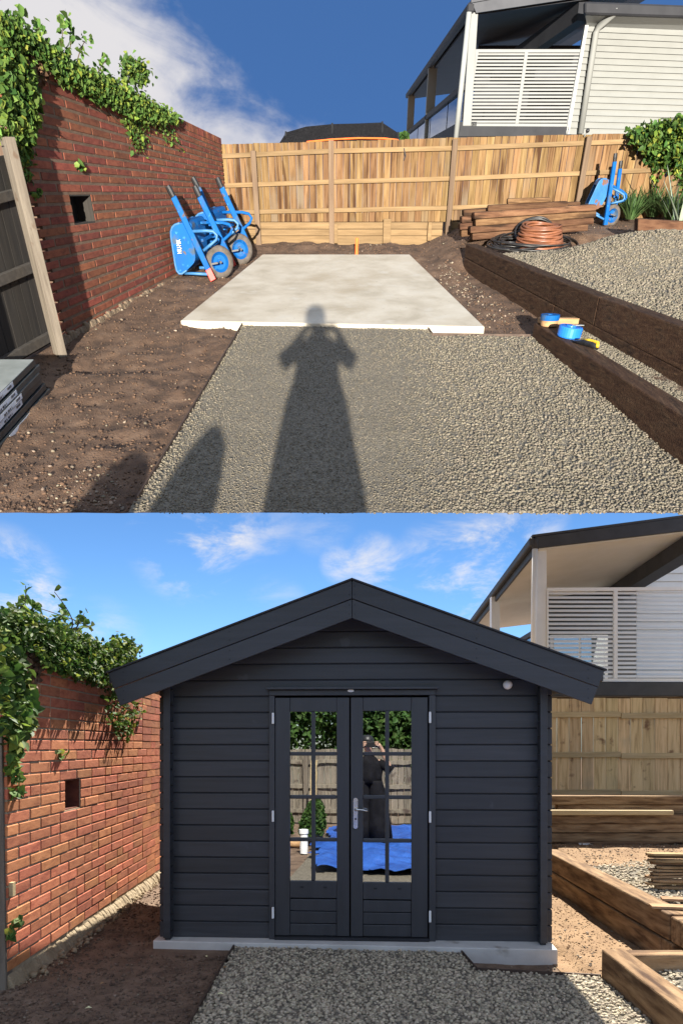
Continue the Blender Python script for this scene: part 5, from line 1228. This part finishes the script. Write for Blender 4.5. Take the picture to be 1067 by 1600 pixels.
FY = 10.5
pf = thing('paling_fence', 'weathered timber paling fence behind the long sleepers right of the shed', 'fence', V(4, FY, .4))
x = -2.6; g = np.random.default_rng(14)
xp = 3.02
while x < 8.4:
    w = .192 + g.uniform(-.006, .006); dj = g.uniform(0, .012)
    obj('paling', MB().box((x, FY + dj, .62), (x + w - .006, FY + dj + .018, 2.335 + g.uniform(-.008, .008))), M['paling_b'], pf, bevel=.003); x += w
for z in (2.07, 1.445, .86):
    for xa, xb in ((-2.6, 1.3), (1.3, 4.35), (4.35, 8.4)): obj('rail', MB().beam((xa + .004, FY - .022, z - .012), (xb - .004, FY - .022, z + .012), .042, .085), M['rail_b'], pf, bevel=.004)
for z in (.40, .51): obj('plinth_board', MB().box((-2.6, FY - .02, z), (8.4, FY - .001, z + .105)), M['post'], pf, bevel=.004)
for xx in (-2.5, -.1, 2.45, 7.4): obj('post', MB().box((xx, FY - .14, .3), (xx + .09, FY - .046, 2.2)), M['post'], pf, bevel=.005)

# ------------------------------------------------------------------ house beyond the fence
HY = 12.0
def b4(mb, pts, Y, th):
    return mb.prism([BY(*p, Y) for p in pts], (0, th, 0))
hs = thing('house', 'raised veranda house with white louvres standing behind the shed roof at right', 'house', BY(950, 1090, HY))
cl_ = BY(836, 839, HY - .1); cr_ = BY(1130, 800, HY - .1); HB = 20.5
dvec = V(.055 * (HB - HY), HB - HY, 0); fh = .20
obj('roof', MB().hexa([cl_ + V(-.05, 0, .0), cr_, cr_ + dvec, cl_ + V(-.05, 0, .0) + dvec] + [p + V(0, 0, .04) for p in (cl_ + V(-.05, 0, 0), cr_, cr_ + dvec, cl_ + V(-.05, 0, 0) + dvec)]), M['roof_metal'], hs)
obj('fascia', MB().hexa([cl_ - V(0, 0, fh), cr_ - V(0, 0, fh + .05), cr_ + V(0, .05, -fh - .05), cl_ + V(0, .05, -fh)] + [cl_ - V(0, 0, .003), cr_ - V(0, 0, .003), cr_ + V(0, .05, -.003), cl_ + V(0, .05, -.003)]), M['fascia'], hs, bevel=.004)
gq = [cl_ + V(-.10, .0, -.15), cl_ + V(.0, .0, -.15)]
obj('side_gutter', MB().hexa([gq[0], gq[1], gq[1] + dvec, gq[0] + dvec] + [p + V(0, 0, .146) for p in (gq[0], gq[1], gq[1] + dvec, gq[0] + dvec)]), M['fascia'], hs, bevel=.02)
obj('side_fascia', MB().hexa([p + V(0, 0, -.27) for p in (cl_ + V(.002, .055, 0), cl_ + V(.04, .055, 0), cl_ + V(.04, .055, 0) + dvec, cl_ + V(.002, .055, 0) + dvec)] + [p + V(0, 0, -.005) for p in (cl_ + V(.002, .055, 0), cl_ + V(.04, .055, 0), cl_ + V(.04, .055, 0) + dvec, cl_ + V(.002, .055, 0) + dvec)]), M['fascia'], hs)
ce = [cl_ + V(.045, .055, -fh - .02), cr_ + V(0, .055, -fh - .07)]
obj('ceiling', MB().hexa([ce[0], ce[1], ce[1] + dvec, ce[0] + dvec] + [p + V(0, 0, .03) for p in (ce[0], ce[1], ce[1] + dvec, ce[0] + dvec)]), M['soffit'], hs)
b0, b1 = BY(1067, 848, HY + .3), BY(962, 913, 1)
bX = (1067 - PX) / F * (HY + .3)
zb0 = BY(1067, 870, HY + .3)[2]
obj('ceiling_beam', MB().beam((bX + .1, HY + .1, zb0 + .17), (bX + .1 + .055 * 8, HB, zb0 + .17), .34, .30), M['fascia'], hs)
obj('veranda_post', b4(MB(), [(838, 852), (854, 852), (854, 1075), (838, 1075)], HY + .02, .16), M['white'], hs, bevel=.006)
obj('downpipe', MB().tube([BY(836, 852, HY - .06), BY(832, 1085, HY - .06)], .05, 10), M['white'], hs, smooth=True)
obj('pipe_collar', MB().tube([BY(836.5, 843, HY - .06), BY(836, 858, HY - .06)], .058, 10), M['fascia'], hs, smooth=True)
Y2 = 16.1; xx = (773 - PX) / F * Y2
obj('veranda_post', MB().box((xx - .10, Y2 - .1, 1.5), (xx + .10, Y2 + .1, BY(773, 940, Y2)[2] + .15)), M['white'], hs)
obj('veranda_post', MB().box((cl_[0] + dvec[0] + .05, HB - .4, 1.5), (cl_[0] + dvec[0] + .25, HB - .2, cl_[2] - .2)), M['white'], hs)
obj('handrail', MB().box((cl_[0] + .05, HY + .2, 3.62), (cl_[0] + .15, HB, 3.70)), M['fascia'], hs)
obj('balustrade_glass', MB().box((cl_[0] + .09, HY + .2, 2.85), (cl_[0] + .10, HB, 3.62)), M['balustrade'], hs)
obj('deck', MB().box((cl_[0] - .05, HY + .06, 2.55), (9.5, HB, 2.74)), M['fascia'], hs)
obj('deck_beam', b4(MB(), [(735, 1066), (1130, 1066.5), (1130, 1087.5), (735, 1087)], HY - .05, .10), M['fascia'], hs, bevel=.004)
obj('deck_ledger', MB().box((3.2, HY + .1, 2.28), (9.5, HY + .2, 2.47)), M['post'], hs)
scr = obj('screen_frame', b4(b4(b4(b4(MB(), [(854.5, 918.5), (1130, 917), (1130, 922), (854.5, 923.5)], HY, .06), [(854.5, 1060), (1130, 1061), (1130, 1066), (854.5, 1065)], HY, .06), [(854.5, 923.5), (857, 923.5), (857, 1060), (854.5, 1060)], HY, .06), [(959.5, 923), (965, 923), (965, 1060), (959.5, 1060)], HY, .06), M['white'], hs)
for xa, xb in ((857.5, 959), (965.5, 1067), (1067.5, 1130)):
    for k in range(20):
        yc = 923 + (1060 - 923) * (k + .5) / 20
        A_ = BY(xa, yc, HY + .02); B_ = BY(xb, yc, HY + .02)
        obj('slat', MB().hexa([A_ + V(0, 0, -.028), B_ + V(0, 0, -.028), B_ + V(0, .03, .006), A_ + V(0, .03, .006), A_ + V(0, 0, -.018), B_ + V(0, 0, -.018), B_ + V(0, .03, .022), A_ + V(0, .03, .022)]), M['white'], scr)
# inner wall with its window, seen through the louvres
for k in range(17):
    z0 = 2.75 + .18 * k; obj('weatherboard', MB().hexa([(6.6, 15.0, z0), (10.5, 15.0, z0), (10.5, 15.06, z0), (6.6, 15.06, z0), (6.6, 15.03, z0 + .176), (10.5, 15.03, z0 + .176), (10.5, 15.06, z0 + .176), (6.6, 15.06, z0 + .176)]), M['white'], hs)
obj('inner_wall', MB().box((4.9, 16.5, 2.75), (8.4, 16.6, 5.4)), M['fascia'], hs)
win = obj('window', MB().box((5.1, 16.40, 2.9), (6.5, 16.49, 4.3)), M['white'], hs)
obj('window_pane', MB().box((5.18, 16.38, 2.98), (5.78, 16.398, 4.22)).box((5.84, 16.38, 2.98), (6.42, 16.398, 4.22)), M['balustrade'], win)
for xx in (3.6, 6.2, 8.8): obj('stump', MB().box((xx, HY + .4, 0), (xx + .12, HY + .52, 2.5)), M['post'], hs)

# ------------------------------------------------------------------ behind the camera: what the door panes mirror
BYF = -2.9
pf = thing('paling_fence', 'grey weathered paling fence mirrored in the shed door panes', 'fence', V(0, BYF, 0))
x = -4.2; g = np.random.default_rng(15)
while x < 4.4:
    w = .135 + g.uniform(-.01, .01); obj('paling', MB().box((x, BYF - .02, .02), (x + w - .008, BYF, 1.52 + g.uniform(-.01, .01))), M['paling_grey'], pf, bevel=.003); x += w
for z in (.22, .72, 1.22): obj('rail', MB().box((-4.2, BYF + .001, z), (4.4, BYF + .045, z + .085)), M['paling_grey'], pf, bevel=.004)
for xx in (-1.55, 1.6): obj('post', MB().box((xx, BYF + .05, 0), (xx + .1, BYF + .15, 1.45)), M['grey_timber'], pf, bevel=.005)
n = 46; g = np.random.default_rng(19)
def tpH(x, y): return .04 + .16 * np.abs(fbm(x * 1.7, y * 1.7, 41, 4)) + .09 * np.abs(vnoise(x * 4, y * 3, 44))
tp = grid('blue_tarp', np.linspace(-1.0, 3.2, 80), np.linspace(-2.2, 2.7, 70), tpH, M['tarp'], kind=None, mask=lambda x, y: (x > -.80 + .35 * vnoise(y * 2, y * 0, 3) + .2 * (y > 1.4)) & (y < 2.5 + .2 * vnoise(x * 3, x * 0, 5)))
tagp(tp, 'crumpled blue tarpaulin spread on the ground, mirrored in the door panes', 'tarpaulin')
c = V(-.98, .9, .0); t = thing('pipe_riser', 'short white plastic pipe standing in soil, mirrored in the left door', 'pipe', c)
obj('pipe', MB().lathe(c, (0, 0, 1), [(.055, 0), (.055, .3), (.07, .3), (.07, .36), (.05, .36)], 20), M['white'], t, smooth=False)
c = V(-1.25, -2.2, 0); t = thing('timber_post', 'pale timber post before the grey fence, mirrored in the left door', 'post', c)
obj('post', MB().box(c + V(-.06, -.06, 0), c + V(.06, .06, 1.3)), M['rail_b'], t, bevel=.005)
c = V(-1.2, .35, .06); t = thing('timber_log', 'short pale log on the soil, mirrored in the lower left door pane', 'log', c)
obj('log', MB().tube([c + V(-.25, .1, 0), c + V(.12, -.06, 0)], .055, 12), M['offcut'], t)
def tree(label, c, h, rad, n, m, seed):
    g = np.random.default_rng(seed); t = thing('tree', label, 'tree', c)
    obj('trunk', MB().tube([c, c + V(.05, 0, h * .35), c + V(-.05, .05, h * .7)], [.14, .10, .05], 8), M['stem'], t)
    cl = c + V(0, 0, h * .62) + g.normal(0, 1, (26, 3)) * V(rad * .5, rad * .4, h * .20)
    p = cl[g.integers(0, 26, n)] + g.normal(0, rad * .20, (n, 3)); nn = p - (c + V(0, 0, h * .5))
    leaves('crown', p, nn / np.linalg.norm(nn, axis=1, keepdims=True) + V(0, 0, .5), np.full(n, .085), M[m], t, seed=seed)
tree('dark leafy tree behind the grey fence, mirrored in the left door', V(-2.4, -5.4, 0), 4.2, 1.8, 8000, 'leaf_dark', 71)
tree('broad green tree behind the grey fence, mirrored in the top panes', V(.2, -6.6, 0), 3.0, 1.5, 6500, 'leaf_dark', 72)
tree('far dark tree filling the mirrored view behind the fence', V(-1.0, -8.5, 0), 4.6, 2.2, 6500, 'leaf_dark', 73)
c = V(1.75, -4.6, 0); t = thing('net_tent', 'green netting draped to a peak behind the fence, mirrored in the right door', 'netting', c)
pk = c + V(.5, 0, 2.9); mb = MB(); k = 20
ringp = [c + V(1.1 * math.cos(2 * math.pi * i / k) + .4, .7 * math.sin(2 * math.pi * i / k), .9 + .08 * (i % 2)) for i in range(k)]
mb.add(ringp + [pk], [(i, (i + 1) % k, k) for i in range(k)]); obj('net', mb, M['net'], t)
obj('pole', MB().tube([c + V(.5, 0, 0), pk], .03, 8), M['stem'], t)
t = thing('paver_stack', 'pale stone block wall behind the netting, mirrored in the top right pane', 'stone wall', V(1.6, -7.5, 0))
for r in range(9):
    for i in range(6): obj('stone', MB().box((.9 + .55 * i + (.25 if r % 2 else 0), -7.6, .32 * r), (1.43 + .55 * i + (.25 if r % 2 else 0), -7.2 - .04 * random.random(), .32 * r + .29)), M['footing'], t, bevel=.02)
# two dense potted shrubs added out of view to cast shadows into the upper yard
for (x_, y_, hh, w_, lab) in ((-.95, -.02, .74, .22, 'added tall dense potted shrub beside the photographer, throwing a round topped shadow on the gravel'), (-1.50, -.05, .57, .24, 'added short dense potted shrub left of the tall one, throwing a shadow on the soil')):
    c = V(x_, y_, 0); t = thing('shadow_shrub', lab, 'shrub', c); g = np.random.default_rng(int(hh * 100))
    obj('pot', MB().lathe(c, (0, 0, 1), [(.12, 0), (.16, .16), (.17, .16), (.17, .2), (.14, .2)], 20), M['rubber'], t, smooth=False)
    n_ = 4200; u = g.uniform(0, 1, n_); th_ = g.uniform(0, 2 * math.pi, n_); r_ = w_ * np.sqrt(g.uniform(0, 1, n_)) * (1 - (u * .98) ** 2.2) ** .6
    pp2 = np.stack([x_ - .05 + .09 * u + r_ * np.cos(th_), y_ + r_ * np.sin(th_), .17 + (hh - .17) * u], 1)
    leaves('foliage', pp2, np.stack([np.cos(th_), np.sin(th_), np.full(n_, .5)], 1), np.full(n_, .04), M['leaf_dark'], t, seed=7)

# ------------------------------------------------------------------ the photographer
PB = V(-.075, -.18, 0)
pn = thing('person', 'photographer in dark shirt and wide dark trousers, both hands raised to a phone', 'person', PB)
me = bpy.data.meshes.new('body'); bm = bmesh.new(); sk = []
def bv(x, y, z, r, r2=None): sk.append((r, r2 or r)); return bm.verts.new(V(x, y, z))
pel = bv(0, 0, .93, .15, .11); spn = bv(0, 0, 1.12, .135, .10); che = bv(0, .0, 1.27, .15, .11); nb_ = bv(0, 0, 1.40, .07, .065); nk = bv(-.01, .01, 1.49, .052); hd = bv(-.03, .02, 1.62, .088, .10); ht = bv(-.035, .02, 1.70, .078, .085)
for a, b in ((pel, spn), (spn, che), (che, nb_), (nb_, nk), (nk, hd), (hd, ht)): bm.edges.new((a, b))
for sx in (-1, 1):
    h = bv(sx * .10, 0, .86, .095); kn = bv(sx * .12, .02, .48, .062); an = bv(sx * .13, -.02, .09, .042); ft = bv(sx * .15, .14, .04, .036)
    for a, b in ((pel, h), (h, kn), (kn, an), (an, ft)): bm.edges.new((a, b))
    sh_ = bv(sx * .18, 0, 1.32, .060); el = bv(sx * .36, .04, 1.20, .046); wr = bv(sx * .165 + .03, .09, 1.56, .032); pm = bv(sx * .13 + .03, .125, 1.62, .034)
    for a, b in ((che, sh_), (sh_, el), (el, wr), (wr, pm)): bm.edges.new((a, b))
bm.to_mesh(me); bm.free()
bo = bpy.data.objects.new('body', me); link(bo); bo.parent = pn; BASE['body'] = PB
bo.modifiers.new('skin', 'SKIN'); s_ = bo.modifiers.new('sub', 'SUBSURF'); s_.levels = 2; s_.render_levels = 2; me.materials.append(M['skin'])
for i, (a, b) in enumerate(sk): me.skin_vertices[0].data[i].radius = (a, b)
me.skin_vertices[0].data[0].use_root = True
def pp_(x, y, z): return PB + V(x, y, z)
def loft(name, rings, m, parent, n=28):
    vs_ = []; fs = []
    for (cx, cy_, z, rx, ry) in rings: vs_ += [pp_(cx + rx * math.cos(2 * math.pi * i / n), cy_ + ry * math.sin(2 * math.pi * i / n), z) for i in range(n)]
    for r in range(len(rings) - 1): fs += [(r * n + i, r * n + (i + 1) % n, (r + 1) * n + (i + 1) % n, (r + 1) * n + i) for i in range(n)]
    o = obj(name, MB().add(vs_, fs), m, parent, smooth=True); q = o.modifiers.new('cloth', 'SOLIDIFY'); q.thickness = .008; return o
loft('shirt', [(0, 0, .98, .22, .16), (0, 0, 1.10, .215, .15), (0, 0, 1.25, .22, .15), (0, 0, 1.33, .205, .13), (0, 0, 1.40, .12, .10), (0, 0, 1.45, .065, .065)], M['cloth'], pn)
for sx in (-1, 1):
    loft('trouser_leg', [(sx * .165 + .01, .02, .05, .215, .19), (sx * .155 + .01, .01, .35, .195, .18), (sx * .14, 0, .6, .17, .17), (sx * .13, 0, .82, .15, .165), (sx * .10, 0, .98, .13, .155), (sx * .10, 0, 1.03, .12, .15)], M['cloth'], pn)
    obj('shoe', MB().tube([pp_(sx * .2, -.08, .05), pp_(sx * .2, .08, .06), pp_(sx * .21, .19, .04)], [.055, .06, .045], 10), M['offcut'], pn, smooth=True)
for sx in (-1, 1):
    obj('sleeve', MB().tube([pp_(sx * .16, 0, 1.315), pp_(sx * .26, .02, 1.26), pp_(sx * .365, .04, 1.185)], [.075, .085, .082], 14), M['cloth'], pn, smooth=True)
    for k, (dx, dz, l_) in enumerate(((0, .03, .075), (0, .012, .082), (0, -.006, .078), (0, -.022, .062))):      # fingers round the phone
        b0 = pp_(sx * .13 + .032, .135, 1.615 + dz); obj('finger', MB().tube([b0, b0 + V(-sx * .012, .030, .004), b0 + V(-sx * .040, .034, .004), b0 + V(-sx * l_ * .75, .026, .002)], [.010, .0095, .009, .007], 8), M['skin'], pn, smooth=True)
    b0 = pp_(sx * .115 + .032, .12, 1.60); obj('thumb', MB().tube([b0, b0 + V(-sx * .02, .004, .018), b0 + V(-sx * .04, .012, .03)], [.012, .011, .008], 8), M['skin'], pn, smooth=True)
obj('hair', MB().lathe(pp_(-.035, .01, 1.615), (0, -.2, 1), [(.112, 0), (.118, .05), (.108, .1), (.075, .14), (.02, .155)], 20), M['black'], pn, smooth=True)
face = pp_(-.03, .125, 1.61)
obj('nose', MB().lathe(face + V(0, -.005, -.005), (0, 1, -.2), [(.018, 0), (.012, .018), (.005, .026)], 10), M['skin'], pn, smooth=True)
for sx in (-1, 1): obj('eye', MB().lathe(face + V(sx * .033, -.02, .02), (0, 1, 0), [(.012, 0), (.008, .008), (.002, .01)], 10), M['white'], pn, smooth=True); obj('ear', MB().lathe(pp_(-.03 + sx * .10, .02, 1.585), (sx, .2, 0), [(.03, 0), (.026, .014), (.01, .02)], 12), M['skin'], pn, smooth=True)
obj('mouth', MB().beam(face + V(-.022, -.012, -.045), face + V(.022, -.012, -.045), .006, .008), M['red'], pn)
ph = thing('phone', 'black phone held up level in both hands by the photographer', 'phone', V(0, -.02, 1.6))
obj('phone_body', MB().box((-.15, -.030, 1.56), (.075, -.020, 1.655)), M['black'], ph, bevel=.006, seg=2)

# ------------------------------------------------------------------ each moment's sun lights its own yard
for lamp, own, more in ((sunA, COL_A, [pn, ph] + [o for o in COL_B.objects if o.name.startswith('shadow_shrub')]), (sunB, COL_B, [])):
    col = bpy.data.collections.new(lamp.name + '_reach')
    todo = list(own.objects)
    for r_ in more: todo += [r_] + list(r_.children_recursive)
    for o in todo: col.objects.link(o)
    lamp.light_linking.receiver_collection = col; lamp.light_linking.blocker_collection = col
